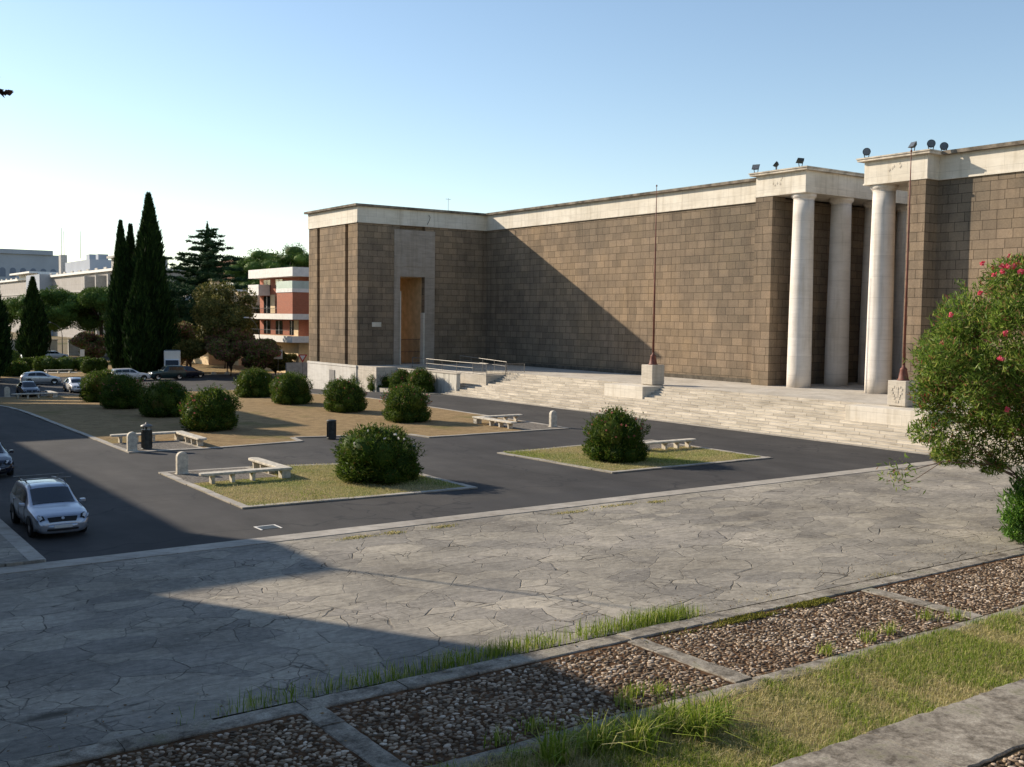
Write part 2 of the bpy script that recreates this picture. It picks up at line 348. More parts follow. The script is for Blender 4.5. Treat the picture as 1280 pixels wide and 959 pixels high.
L_red = mat_leaf('dull_red_flowers', [(0, (.28, .07, .06)), (.7, (.45, .14, .12)), (1, (.55, .25, .2))], .3, .6, .2)
L_wht = mat_leaf('white_flowers', [(0, (.65, .63, .58)), (1, (.8, .78, .74))], .3, .6, .2)
print('materials ok')

# ------------------------------------------------------------------ foliage
def unit(a): return a/np.maximum(1e-9, np.linalg.norm(a, axis=1))[:, None]
def leaf_quads(P, D, L, W, rng, fold=0.0):
    """P centres, D unit directions, L lengths, W widths -> rhombic leaves (4 verts)"""
    n = len(P); r = unit(rng.normal(size=(n, 3))); S = unit(np.cross(D, r)); Lc = L[:, None]; Wc = W[:, None]
    a = P-D*Lc*.5; b = P+S*Wc*.5-D*Lc*.05; c = P+D*Lc*.5; d = P-S*Wc*.5-D*Lc*.05
    V = np.stack([a, b, c, d], 1).reshape(-1, 3); F = np.arange(4*n).reshape(n, 4)
    return V, F
def lump(dirs, rng, k=9, amp=.25, sharp=6):
    """bumpy radius factor for unit directions"""
    c = unit(rng.normal(size=(k, 3))); a = rng.uniform(-.6, 1, k)*amp
    r = np.ones(len(dirs))
    for i in range(k): r += a[i]*np.exp(-sharp*(1-dirs@c[i]))
    return r
def ellip_leaves(rng, c, rad, n, L, W, amp=.22, depth=.35, up=.3, zmin=None, k=14, out=1.0):
    d = unit(rng.normal(size=(n, 3)));  rr = lump(d, np.random.default_rng(rng.integers(1e9)), k, amp, 9)
    t = 1-depth*rng.random(n)**1.6
    P = np.array(c)+d*np.array(rad)*(rr*t)[:, None]
    D = unit(d*out+rng.normal(size=(n, 3))*.75+np.array([0, 0, up]))
    if zmin is not None:
        k_ = P[:, 2] > zmin; P = P[k_]; D = D[k_]; n = len(P)
    return P, D, L*rng.uniform(.6, 1.3, n), W*rng.uniform(.7, 1.2, n)
def icos(rng, c, rad, s=.8, amp=.15, nu=14, nv=9):
    """bumpy inner mass, quads"""
    vs = []; fs = []
    th = np.linspace(0, math.pi, nv+1); ph = np.linspace(0, 2*math.pi, nu, endpoint=False)
    T, Ph = np.meshgrid(th, ph, indexing='ij'); d = np.stack([np.sin(T)*np.cos(Ph), np.sin(T)*np.sin(Ph), np.cos(T)], -1).reshape(-1, 3)
    V = np.array(c)+d*np.array(rad)*s*lump(d, rng, 8, amp)[:, None]
    for i in range(nv):
        for j in range(nu): fs.append((i*nu+j, (i+1)*nu+j, (i+1)*nu+(j+1) % nu, i*nu+(j+1) % nu))
    return V, np.array(fs)
def join(parts):
    Vs = []; Fs = []; o = 0
    for V, F in parts: Vs.append(V); Fs.append(F+o); o += len(V)
    return np.concatenate(Vs), np.concatenate(Fs)
def crown(name, seed, clumps, n_per, L, W, mat, parent, core=.78, **kw):
    rng = np.random.default_rng(seed); parts = []
    vol = [(a[1][0]*a[1][1]*a[1][2])**(2/3) for a in clumps]; s = sum(vol)
    for (c, r), v in zip(clumps, vol):
        n = max(20, int(n_per*v/s)); P, D, l_, w_ = ellip_leaves(rng, c, r, n, L, W, **kw); parts.append(leaf_quads(P, D, l_, w_, rng))
        if core: parts.append(icos(rng, c, r, core))
    V, F = join(parts); return np_mesh(name, V, F, mat, parent)
def trunk(name, pts, rads, parent, limbs=(), mat='bark', n=9):
    mb = MB(); mb.tube(pts, rads, n)
    for p, r in limbs: mb.tube(p, r, 7)
    return mb.build(name, M[mat], parent, True)

# ------------------------------------------------------------------ setting: ground sheets
def sheet(name, xs, ys, dz, mat, kind='structure'):
    xs = list(xs); ys = list(ys); V = [(x, y, gz(x, y)+dz) for y in ys for x in xs]; nx = len(xs)
    F = [(j*nx+i, j*nx+i+1, (j+1)*nx+i+1, (j+1)*nx+i) for j in range(len(ys)-1) for i in range(nx-1)]
    o = np_mesh(name, np.array(V), np.array(F), mat); tag(o, kind=kind); return o
def ylin(a, b): 
    ys = [a]+[y for y in range(78, 112, 2) if a < y < b]+[b]; return ys
sheet('ground', [-900, -300, -100, 0, 100, 300, 1500], [-200, -50, 20]+list(range(78, 112, 2))+[160, 300, 600, 2500], -.03, M['earth'])
sheet('asphalt_plaza', [-8, 6, 60], ylin(31.2, 137), 0, M['asphalt'])
sheet('cross_street', [-200, -8], ylin(112, 137), .0, M['asphalt'])
sheet('cross_street', [60, 260], ylin(111, 137), .0, M['asphalt'])
sheet('far_road', [0, 120], [183, 200], .0, M['asphalt'])
sheet('flagstone_terrace', [-8, 90], [17.6, 30.5], .03, M['flag'])
def strip(mb, x0, x1, y0, y1, z0, z1): mb.box(x0, x1, y0, y1, z0, z1)
mb = MB(); mb.box(-8, 50.4, 30.5, 31.3, -.02, .05); mb.build('terrace_kerb', M['kerb']); tag(bpy.context.scene.objects['terrace_kerb'], kind='structure')

# lawn islands: a lawn mesh, a gravel corner and a kerb strip round each
def poly_sheet(name, pts, dz, mat):
    # polygon with the z of the ground per vertex
    me = bpy.data.meshes.new(name); me.from_pydata([(x, y, gz(x, y)+dz) for x, y in pts], [], [tuple(range(len(pts)))])
    o = link_mesh(name, me, mat); tag(o, kind='structure'); return o
def kerb_path(name, pts, wd=.3, z0=-.05, z1=.058, mat='kerb', closed=True):
    """strip of kerb stones following a polyline, inside offset to the left"""
    mb = MB(); n = len(pts); rnd = random.Random(len(pts)); 
    segs = n if closed else n-1
    for i in range(segs):
        a = Vector(pts[i]); b = Vector(pts[(i+1) % n]); d = (b-a); ln = d.length; d.normalize(); nn = Vector((-d.y, d.x))
        k = max(1, int(ln/1.25)); 
        s0 = 0
        for j in range(k):
            s1 = ln*(j+1)/k if j == k-1 else ln*(j+1)/k+rnd.uniform(-.08, .08)
            o = rnd.uniform(-.012, .012); e = .008 if j < k-1 else -.0
            p = [a+d*s0+nn*o, a+d*(s1-e)+nn*o, a+d*(s1-e)+nn*(wd+o), a+d*s0+nn*(wd+o)]
            zz = z1+rnd.uniform(-.008, .008)
            g0 = gz(0, p[0].y); g1 = gz(0, p[1].y)
            V = [(q.x, q.y, g+z0) for q, g in zip(p, (g0, g1, g1, g0))]+[(q.x, q.y, g+zz) for q, g in zip(p, (g0, g1, g1, g0))]
            mb.add(V, [(0,3,2,1),(4,5,6,7),(0,1,5,4),(1,2,6,5),(2,3,7,6),(3,0,4,7)]); s0 = s1
    o = mb.build(name, M[mat]); tag(o, kind='structure'); return o
I1 = [(13.95, 36.5), (23.75, 36.0), (23.75, 44.8), (18.1, 46.4), (14.0, 46.6)]
I2 = [(31.3, 36.4), (41.9, 36.3), (41.9, 45.3), (37.6, 45.4), (30.8, 44.9)]
MI = [(14.8, 54.1), (18.7, 53.8), (24.3, 54.4), (24.6, 56.2), (31.0, 54.6), (31.3, 52.6), (41.8, 52.7), (42.3, 76), (42.2, 108), (14.6, 108)]
def lawn_grid(name, pts, dz, mat, step=1.0):
    """polygon filled with scanlines so that it follows the ground"""
    import bmesh
    bm = bmesh.new(); vs = [bm.verts.new((x, y, 0)) for x, y in pts]; bm.faces.new(vs)
    ys = [p[1] for p in pts]; y = 78
    while y < max(ys):
        if y > min(ys): bmesh.ops.bisect_plane(bm, geom=list(bm.verts)+list(bm.edges)+list(bm.faces), plane_co=(0, y, 0), plane_no=(0, 1, 0))
        y += 3
    bmesh.ops.triangulate(bm, faces=bm.faces)
    for v in bm.verts: v.co.z = gz(v.co.x, v.co.y)+dz
    me = bpy.data.meshes.new(name); bm.to_mesh(me); bm.free()
    o = link_mesh(name, me, mat); tag(o, kind='structure'); return o
lawn_grid('lawn', I1, .045, M['lawng']); kerb_path('lawn_kerb', I1)
lawn_grid('lawn', I2, .045, M['lawng']); kerb_path('lawn_kerb', I2)
lawn_grid('lawn', MI, .045, M['lawn']); kerb_path('lawn_kerb', MI)
for pts in ([(14.25, 42.9), (17.9, 42.9), (17.8, 46.2), (14.25, 46.35)], [(15.1, 54.4), (18.4, 54.1), (18.3, 58.0), (15.0, 58.2)],
            [(38.0, 42.0), (41.6, 42.0), (41.6, 45.0), (38.0, 45.1)], [(38.4, 53.0), (41.5, 53.0), (41.6, 57.6), (38.4, 57.6)]):
    poly_sheet('gravel_corner', pts, .052, M['gravel'])
kerb_path('gravel_edging', [(18.0, 42.9), (18.0, 46.1)], .25, closed=False); kerb_path('gravel_edging', [(18.6, 54.1), (18.6, 58.2)], .25, closed=False)

# ------------------------------------------------------------------ pavement by the left parking, steps of the building opposite
mb = MB(); mb.box(-9, 6.25, 31.32, 98, -.02, .13); o = mb.build('side_pavement', M['flag']); tag(o, kind='structure')
mb = MB(); mb.box(5.85, 6.3, 31.325, 98.02, -.02, .135); o = mb.build('pavement_kerb', M['kerb'], bevel=.02); tag(o, kind='structure')

# ------------------------------------------------------------------ steps of the museum
NS = 13; RI = 2.0/NS; TR = .385
mb = MB(); rnd = random.Random(3)
for i in range(NS):
    x0 = 50.7+TR*i
    mb.box(x0, x0+TR+(0 if i < NS-1 else 0), 2, 82.6, -.1, RI*(i+1))
o = mb.build('entrance_steps', M['steps'], bevel=.015); tag(o, kind='structure')
mb = MB(); x0 = 50.7+TR*NS; mb.box(x0, 102, -30, 82.6, -.5, 2.0); mb.box(57.3, 102, 82.6, 96.7, -1.2, 1.999)
mb.box(49.0, 57.3, 92.5, 96.7, -1.2, 1.998)
o = mb.build('museum_terrace', mat_trav('terrace_paving', (.62, .57, .49), .25, 1.6, 1.6, .6, .015)); tag(o, kind='structure')
mb = MB(); mb.box(50.35, 50.7, 2, 82.6, -.02, .05); mb.box(49.2, 50.9, 82.6, 110, -1.1, -.0); o = mb.build('road_edge_kerb', M['kerb']); tag(o, kind='structure')
# landing block, low wall of the ramp
mb = MB(); mb.box(52.9, 57.29, 79.0, 92.5, -.2, 1.82); o = mb.build('ramp_landing', M['travplain'], bevel=.02); tag(o, kind='structure')
r = empty('ramp_wall', (51.5, 90, 0)); tag(r, 'low stained white wall beside the ramp, behind the oleander bushes at the museum corner', 'wall')
mb = MB(); mb.add([(-.2, 6.6, -1.1), (.2, 6.6, -1.1), (.2, -8.6, -.2), (-.2, -8.6, -.2), (-.2, 6.6, 1.72), (.2, 6.6, 1.72), (.2, -8.6, 1.82), (-.2, -8.6, 1.82)],
    [(0,3,2,1),(4,5,6,7),(0,1,5,4),(1,2,6,5),(2,3,7,6),(3,0,4,7)])
m_ = NM('streaked_white_wall'); p_ = m_.pos((1, 3.5, .22)); s_ = m_.noise(p_, 1.3, 6, .7)
m_.col(m_.ramp(s_, [(.36, (.14, .12, .09)), (.47, (.56, .53, .46)), (.7, (.66, .63, .56))])); mb.build('wall_face', m_.m, r, bevel=.02)
mb = MB(); mb.box(-.26, .26, -8.66, 6.66, 1.825, 1.90); mb.build('coping', M['travplain'], r)

# railing
r = empty('ramp_railing', (53, 79.1, 1.82)); tag(r, 'grey metal railing with close upright bars round the ramp landing by the museum steps', 'railing')
def rail(mb, a, b, h=1.0, step=.14, bars=True):
    a = Vector(a); b = Vector(b); n = max(1, int((b-a).length/step))
    if bars:
        for i in range(n+1):
            p = a+(b-a)*i/n; mb.tube([p+Vector((0, 0, .08)), p+Vector((0, 0, h))], .014, 5)
mbar = MB(); mrail = MB(); mpost = MB()
pA = Vector((4.2, 0, 0)); pB = Vector((0, 0, 0)); pC = Vector((0, 5.0, 0)); pD = Vector((0, 13.3, .1))
rail(mbar, pA, pB); rail(mbar, pB, Vector((0, 2.2, 0)), step=.14)
for a, b in ((pA, pB), (pB, pC), (pC, pD)):
    for h in (.08, 1.0): mrail.tube([a+Vector((0, 0, h)), b+Vector((0, 0, h))], .032, 6)
mrail.tube([pC+Vector((0, -2.8, .55)), pD+Vector((0, 0, .55))], .02, 6)
for p in (pA, Vector((2.1, 0, 0)), pB, Vector((0, 2.2, 0)), pC, Vector((0, 7.6, .05)), Vector((0, 10.4, .07)), pD): mpost.tube([p, p+Vector((0, 0, 1.0))], .03, 6)
rr_ = [Vector((2.9, 9, .4)), Vector((2.9, 1.0, 0.1))]
mrail.tube([p+Vector((0, 0, 1.0)) for p in rr_], .035, 6); mrail.tube([p+Vector((0, 0, .6)) for p in rr_], .02, 6)
for k in range(5): p = rr_[0].lerp(rr_[1], k/4); mpost.tube([p-Vector((0, 0, .4)), p+Vector((0, 0, 1.0))], .025, 6)
mrail.build_each('handrail', M['rail'], r); mpost.build_each('post', M['rail'], r); mbar.build_each('baluster_bar', M['rail'], r)

# ------------------------------------------------------------------ the museum
ZB, ZE, ZT, ZC = 2.0, 16.35, 17.98, 18.2
WX = 64.5; PX = 63.1
def ent(mb_e, mb_c, x0, x1, y0, y1, zb=ZE, zt=ZT, zc=ZC, ov=.35):
    mb_e.box(x0, x1, y0, y1, zb, zt)
    mb_c.box(x0-ov, x1+ov, y0-ov, y1+ov, zt+.001, zc)
mus = empty('museum_building', (64.5, 75, 2)); mus.location = (0, 0, 0)
tag(mus, 'long brown museum building with a tall doorway in its projecting corner pavilion', 'building')
# pavilion with passage: walls as separate masses around the opening x 52.7-55.55, z 2-11.1
mw = MB(); E0 = .02
y0, y1 = 96.6, 108.2; X0 = 49.0
mw.box(X0, 53.85, y0, 98.67, ZB, ZE)                      # pier right of slot (front corner)
mw.box(X0+.35, 53.85, 98.67, 99.37, ZB, ZE)               # recessed slot
mw.box(X0, 53.85, 99.37, 105.42, ZB, ZE)
mw.box(X0+.35, 53.85, 105.42, 106.1, ZB, ZE)
mw.box(X0, 53.85, 106.1, y1, ZB, ZE)
mw.box(56.8, 100, y0, y1, ZB, ZE)
mw.box(53.85, 56.8, y0+.45, y1, 11.1, ZE)
mw.box(WX, 100, 55.3, y0, ZB, ZE)                         # long wall
mw.box(PX, WX, 55.3, 57.0, ZB, ZE+.15)                          # portico pilaster
mw.build('tuff_wall', M['tuff'], mus)
mb = MB(); mb.box(X0-.1, 49.3, y0+.02, y1+.15, -1.3, 1.75); mb.box(X0-.14, 49.3, y0-.02, y1+.18, 1.78, 1.999); mb.box(49.3, 100, y0+.05, y1+.15, -1.3, 1.99)
mb.build('white_base', M['base'], mus)
mb = MB(); mb.box(48.84, 48.9, 101.5, 102.75, -.75, 1.3); o = mb.build('basement_door', simple('door_grey', (.22, .21, .2), .6, .1), mus)
me_, mc_ = MB(), MB()
me_.box(X0-.08, 100, y0-.08, y1+.08, ZE, ZT); me_.box(WX-.1, 100, 57.0, y0-.08, ZE, ZT)
me_.box(X0-.12, 100, y0-.12, y0-.08, ZE, ZE+.12); me_.box(X0-.12, X0-.08, y0-.12, y1+.08, ZE, ZE+.12); me_.box(WX-.14, WX-.1, 57.0, y0-.12, ZE, ZE+.12)
me_.build('entablature_band', M['trav'], mus)
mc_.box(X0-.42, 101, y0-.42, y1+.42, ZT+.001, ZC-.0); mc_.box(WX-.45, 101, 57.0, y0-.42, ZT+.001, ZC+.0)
mc_.build('cornice', M['cap'], mus)
# portico block, left side of the passage
def column(parent, x, y, r0=.90, r1=.76, z0=ZB, z1=ZE+.15):
    mb = MB(); h = z1-z0-.45; prof = []
    for i in range(13):
        t = i/12; prof.append((r0+(r1-r0)*(t**1.35), t*h))
    mb.lathe((x, y, z0), prof, 40); o = mb.build('column', M['travcol'], parent, True)
    for p in o.data.polygons:
        if len(p.vertices) > 4: p.use_smooth = False
    mb = MB(); mb.lathe((x, y, z0+h+.001), [(r1+.01, 0), (r1+.02, .08), (r1+.13, .2), (r1+.17, .28), (r1+.17, .449)], 40)
    c = mb.build('capital', M['travcol'], o, False)
    return o
def portico_ent(parent, x0, x1, ya, yb, zb=ZE+.15, zt=18.12, zc=18.36, ov=.36, openl=True):
    mb = MB(); mb.box(x0, x1, ya, yb, zb+.12, zt); mb.box(x0-.06, x1, ya-.06, yb+.06, zb, zb+.12); mb.build('portico_entablature', M['trav'], parent)
    mb = MB(); mb.box(x0-ov, x1, ya-ov, yb+ov, zt+.001, zc-.09); mb.box(x0-ov-.06, x1, ya-ov-.06, yb+ov+.06, zc-.089, zc); mb.build('portico_cornice', M['cap_lit'], parent)
portico_ent(mus, PX, 96, 52.2, 57.0)
for x in (64.1, 68.5, 72.7, 76.9, 81.1): column(mus, x, 53.15)
# door surround
mb = MB(); yy = y0-.10
mb.box(53.15, 53.85, yy, y0-.003, 2.0, 15.9); mb.box(56.8, 58.0, yy, y0-.003, 2.0, 15.9); mb.box(53.85, 56.8, yy, y0+.45, 11.1, 15.9)
sur = mb.build('doorway_surround', M['marble'], mus, bevel=.015)
mb = MB(); mb.box(54.0, 56.75, yy-.035, yy-.001, 12.15, 14.85); pn = mb.build('inscription_panel', M['marble'], mus, bevel=.02)
mb = MB()
mb.box(53.852, 53.87, y0, y1, 2.0, 11.09); mb.box(56.78, 56.798, y0+.6, y1, 2.0, 11.09); mb.box(53.87, 56.78, y0+.5, y1, 11.06, 11.098); mb.build('passage_lining', M['ochre'], mus)
mb = MB(); mb.box(53.852, 53.95, y0-.13, y0-.0+.5, 2.0, 9.6); mb.box(56.63, 56.78, y0-.13, y0+.5, 2.0, 7.4); mb.build_each('sunlit_jamb_strip', M['trav'], mus)  # pale stone strips stand in for sunlight along the doorway edges
mb = MB()
for k in range(18): mb.tube([(54.0+.15*k, y0+.8, 2.0), (54.0+.15*k, y0+.8, 4.6)], .018, 5)
for z in (2.1, 3.3, 4.6): mb.tube([(53.9, y0+.8, z), (56.75, y0+.8, z)], .025, 5)
mb.build('iron_gate', M['metal_dark'], mus)
mb = MB(); mb.box(50.65, 51.7, y0-.06, y0-.002, 5.9, 6.37); mb.build('wall_plaque', M['trav'], mus, bevel=.01)
# base course of darker blocks on the terrace
mb = MB(); mb.box(WX-.06, WX, 57.02, y0-.02, 2.0, 2.32); mb.build('plinth_course', simple('dark_tuff_base', (.10, .085, .065), .95, .3, 2), mus)

mr = empty('museum_building', (0, 0, 0)); tag(mr, 'brown tuff museum block right of the columned passage, behind the tall pink oleander', 'building')
mb = MB(); mb.box(PX, 100, 42.25, 43.6, ZB, ZE+.15); mb.box(WX, 100, -60, 42.25, ZB, ZE+.15); mb.build('tuff_wall', M['tuff'], mr)
portico_ent(mr, PX, 96, 42.18, 47.1)
mb = MB(); mb.box(WX-.1, 100, -60, 42.18, ZE+.15, 18.12); mb.box(WX-.14, WX-.1, -60, 42.1, ZE+.15, ZE+.27); mb.build('entablature_band', M['trav'], mr)
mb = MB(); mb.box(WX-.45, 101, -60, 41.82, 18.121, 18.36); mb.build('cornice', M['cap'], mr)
for x in (64.1, 68.5, 72.7, 76.9, 81.1): column(mr, x, 46.15)
mb = MB(); mb.box(99.5, 100.5, 43.6, 55.3, 2, 16.5); mb.build('passage_end_wall', M['tuff'], mr)

# faint carved emblems on the frieze (weathered): shallow relief marks
def relief(parent, y, z, x, n=7, wd=.9):
    mb = MB(); rnd = random.Random(int(y*10))
    for i in range(n):
        a = rnd.uniform(0, 6.28); yy_ = y+rnd.uniform(-wd, wd)*.6; zz_ = z+rnd.uniform(-.28, .28)
        mb.add([(x, yy_-.10, zz_), (x, yy_, zz_-.12), (x, yy_+.12, zz_+.02), (x, yy_, zz_+.14), (x-.025, yy_, zz_)], [(0,1,4),(1,2,4),(2,3,4),(3,0,4)])
    mb.build_each('frieze_relief', M['travplain'], parent)
relief(mus, 54.9, 17.5, PX-.002); relief(mr, 44.7, 17.5, PX-.002)

# building opposite (outside the frame): it throws the long shade over the left half
mo = empty('museum_building', (0, 0, 0)); tag(mo, 'matching brown museum building across the plaza, shading the left roadway', 'building')
mb = MB(); wx = -9.0; px_ = -7.2
mb.box(-30, wx, 60.8, 96.6, -1, ZE); mb.box(-30, px_, 60.8, 65.0, -1, ZE); mb.box(-30, 7.8, 96.6, 108.2, -1.2, ZE)
mb.box(-30, px_, 46.5, 52.3, -1, ZE); mb.box(-30, wx, -10, 46.5, -1, ZE); mb.build('tuff_wall', M['tuff'], mo)
mb = MB(); mb.box(-30, wx, 65.0, 96.6, ZE, ZC); mb.box(-30, px_, 60.8, 65.0, ZE, ZC); mb.box(-30, 8.0, 96.4, 108.4, ZE, ZC)
mb.box(-30, px_, 46.5, 52.3, ZE, ZC); mb.box(-30, wx, -10, 46.5, ZE, ZC); mb.build('entablature_band', M['trav'], mo)
mb = MB()
for i in range(13): mb.box(4.8-TR*(i+1) if i < 12 else -8.99, 4.8-TR*i, 42, 96.5, -.02, .13+RI*(i+1)*.93)
o = mb.build('entrance_steps', M['steps']); tag(o, kind='structure')

# ------------------------------------------------------------------ flagpoles
def flagpole(x, y, label, top=17.0, lean=0.0, slab=True):
    r = empty('flagpole', (x, y, 2.0)); tag(r, label, 'flagpole', 'flagpoles on the museum steps')
    mb = MB(); mb.box(-.62, .62, -.62, .62, .06, 1.55); mb.box(-.55, .55, -.55, .55, -.0, .06); mb.build('stone_plinth', M['travplain'], r, bevel=.03)
    mb = MB(); mb.lathe((0, 0, 1.551), [(.36, 0), (.34, .06), (.30, .10), (.27, .3), (.20, .62), (.22, .68), (.17, .74), (.10, .8), (.07, 1.0)], 16); mb.build('bronze_foot', M['rust'], r, True)
    mb = MB(); mb.tube([(0, 0, 2.3), (0, 0, 8), (lean*.5, 0, 12), (lean, 0, top-2.0)], [.085, .065, .045, .022], 8); mb.build('pole', M['rust'], r, True)
    mb = MB(); mb.lathe((lean, 0, top-2.0), [(.03, 0), (.06, .05), (.06, .1), (.02, .16)], 8); mb.build('finial', M['rust'], r)
    return r
flagpole(55.5, 60.0, 'rusty flagpole on a plain stone plinth in front of the long sunlit wall')
f2 = flagpole(55.5, 38.2, 'rusty flagpole on a carved stone plinth beside the pink oleander')
mb = MB(); rnd = random.Random(5)
for i in range(14):
    a = i/14*6.28; rr = .30+.08*math.sin(3*a); mb.box(-.645, -.618, rr*math.cos(a)-.06, rr*math.cos(a)+.06, .8+rr*1.4*math.sin(a)-.07, .8+rr*1.4*math.sin(a)+.07)
mb.box(-.64, -.618, -.10, .10, .55, 1.05); mb.build('carved_relief', M['travplain'], f2)
for ya_, yb_ in ((58.7, 63.1), (35.0, 40.6)):
    mb = MB(); mb.box(53.3, 56.9, ya_, yb_, .2, 1.995); o = mb.build('step_pedestal', M['trav'], bevel=.02); tag(o, kind='structure')
fo = flagpole(2.0, 45.0, 'rusty flagpole in front of the shaded building across the plaza', 17.0); fo.location.z = 1.0; fo['group'] = 'flagpoles on the museum steps'

# ------------------------------------------------------------------ floodlights on the cornice, antenna
def floodlight(x, y, z, rz, label, rnd_=False, tilt=.6):
    r = empty('floodlight', (x, y, z), rz); tag(r, label, 'floodlight', 'floodlights on the museum cornice')
    mb = MB(); mb.box(-.18, .18, -.12, .12, 0, .03); mb.tube([(0, -.12, .02), (0, -.2, .35)], .03, 5); mb.tube([(0, .12, .02), (0, .2, .35)], .03, 5); mb.build('bracket', M['metal_dark'], r)
    mb = MB(); c, s = math.cos(tilt), math.sin(tilt)
    def T(p): x_, y_, z_ = p; return (x_*c-z_*s, y_, x_*s+z_*c+.42)
    if rnd_:
        n = 20; prof = [(.10, -.16), (.22, -.10), (.27, .0), (.27, .08)]; vs = []; fs = []
        for rad, xx in prof:
            for k in range(n): a = 6.283*k/n; vs.append(T((-xx, rad*math.cos(a), rad*math.sin(a))))
        for j in range(3):
            for k in range(n): fs.append((j*n+k, j*n+(k+1) % n, (j+1)*n+(k+1) % n, (j+1)*n+k))
        fs.append(tuple(range(n))); mb.add(vs, fs); mb.build('housing', M['metal_dark'], r)
        mb = MB(); mb.add([T((-.075, .24*math.cos(6.283*k/n), .24*math.sin(6.283*k/n))) for k in range(n)], [tuple(range(n))]); mb.build('lens', M['darklens'], r)
    else:
        V = [(-.10, -.30, -.22), (-.10, .30, -.22), (-.10, .30, .22), (-.10, -.30, .22), (.12, -.17, -.12), (.12, .17, -.12), (.12, .17, .12), (.12, -.17, .12)]
        mb.add([T(p) for p in V], [(0,1,2,3),(4,7,6,5),(0,4,5,1),(1,5,6,2),(2,6,7,3),(3,7,4,0)]); mb.build('housing', M['metal_dark'], r)
        mb = MB(); mb.add([T((-.112, a*.26, b*.18)) for a, b in ((-1, -1), (1, -1), (1, 1), (-1, 1))], [(0, 1, 2, 3)]); mb.build('lens', M['darklens'], r)
ZQ = 18.36
floodlight(62.95, 56.9, ZQ, R_(20), 'square floodlight, leftmost on the lower portico cornice', tilt=-.5)
floodlight(62.95, 54.9, ZQ, R_(-60), 'floodlight seen edge on, middle one on the lower portico cornice', tilt=-.7)
floodlight(62.95, 52.6, ZQ, R_(-100), 'floodlight seen edge on above the first white column', tilt=-.6)
floodlight(62.95, 46.85, ZQ, R_(30), 'round floodlight alone at the left end of the right portico cornice', True, -.2)
floodlight(62.95, 43.2, ZQ, R_(-20), 'square tilted floodlight just right of the second flagpole top', tilt=-.6)
floodlight(63.3, 42.1, ZQ, R_(40), 'taller round floodlight at the corner of the right portico cornice', True, -.2)
floodlight(64.6, 42.0, ZQ-.05, R_(40), 'round floodlight, last on the right along the museum cornice', True, -.2)
r = empty('roof_antenna', (60.5, 98, 18.2)); tag(r, 'thin television antenna on the roof of the museum pavilion', 'antenna')
mb = MB(); mb.tube([(0, 0, 0), (0, 0, 1.5)], .02, 5); mb.build('mast', M['rail'], r)
mb = MB(); mb.tube([(-.3, 0, 1.4), (.3, 0, 1.4)], .012, 4)
for k in (-.25, -.1, .1, .25): mb.tube([(k, -.2, 1.4), (k, .2, 1.4)], .01, 4)
mb.build_each('aerial_rod', M['rail'], r)
r = empty('cornice_bracket', (61.5, 96.45, 16.8)); tag(r, 'small dark hook fixed to the white band of the pavilion', 'bracket')
bpy.data.objects.remove(r)
mb = MB(); mb.tube([(57.2, 96.5, 17.6), (57.2, 96.2, 17.3), (57.05, 96.2, 16.9), (57.0, 96.45, 16.6)], .03, 5); mb.build('wall_hook', M['metal_dark'], mus)

# ------------------------------------------------------------------ foreground: cobbles, kerbs, grass
rng = np.random.default_rng(11)
sheet('cobble_bed', [-8, 50], [13.0, 17.3], .098, simple('reddish_moss_soil', (.11, .062, .034), 1, .45, 3, .05, bump=.03))
def cobbles(x0, x1, y0, y1, z, seed, s=.108):
    rng = np.random.default_rng(seed); nx = int((x1-x0)/s); ny = int((y1-y0)/(s*.88))
    I, J = np.meshgrid(np.arange(nx), np.arange(ny)); n = I.size
    X = x0+(I.ravel()+.5+.5*(J.ravel() % 2)*.9)*s+rng.normal(0, s*.19, n); Y = y0+(J.ravel()+.5)*s*.88+rng.normal(0, s*.16, n)
    keep = (X < x1-.03) & (Y < y1-.03) & (rng.random(n) > .03)
    X = X[keep]; Y = Y[keep]; n = len(X)
    a = s*rng.uniform(.26, .74, n); b = s*rng.uniform(.20, .46, n); h = rng.uniform(.008, .026, n); th = rng.normal(0, .7, n)
    rings = [(1.0, -.5), (.93, .55), (.70, .92), (.3, 1.0)]; K = 8; vs = []
    cs, sn = np.cos(th), np.sin(th)
    irr = rng.uniform(.82, 1.15, (n, K))
    tx = rng.normal(0, .25, n)
    for rr, hh in rings:
        for k in range(K):
            ang = 2*math.pi*k/K; u = a*rr*math.cos(ang)*irr[:, k]; v = b*rr*math.sin(ang)*irr[:, k]
            vs.append(np.stack([X+u*cs-v*sn, Y+u*sn+v*cs, z+h*hh+u*tx*.3], 1))
    V = np.stack(vs, 1); m = V.shape[1]; F = []
    for j in range(3):
        for k in range(K): F.append((j*K+k, j*K+(k+1) % K, (j+1)*K+(k+1) % K, (j+1)*K+k))
    F.append((24, 25, 26, 27)); F.append((24, 27, 28, 31)); F.append((28, 29, 30, 31))
    F = np.array(F); FF = (F[None]+(np.arange(n)*m)[:, None, None]).reshape(-1, 4)
    o = np_mesh('cobblestones', V.reshape(-1, 3), FF, M['cobble'], None, True); tag(o, kind='stuff', label='grey and brown river cobbles set on edge between stone strips', cat='cobbles'); return o
m_ = NM('river_cobbles'); g_ = m_.n('ShaderNodeNewGeometry'); c_ = m_.ramp(g_.outputs['Random Per Island'], [(0, (.07, .048, .030)), (.35, (.20, .150, .100)), (.7, (.36, .285, .205)), (.92, (.54, .45, .35)), (1, (.70, .63, .53))])
c_ = m_.mix(.8, c_, m_.ramp(m_.noise(m_.pos(), 18, 5), [(.3, (.6, .58, .55)), (.7, (1.2, 1.2, 1.2))]), 'MULTIPLY')
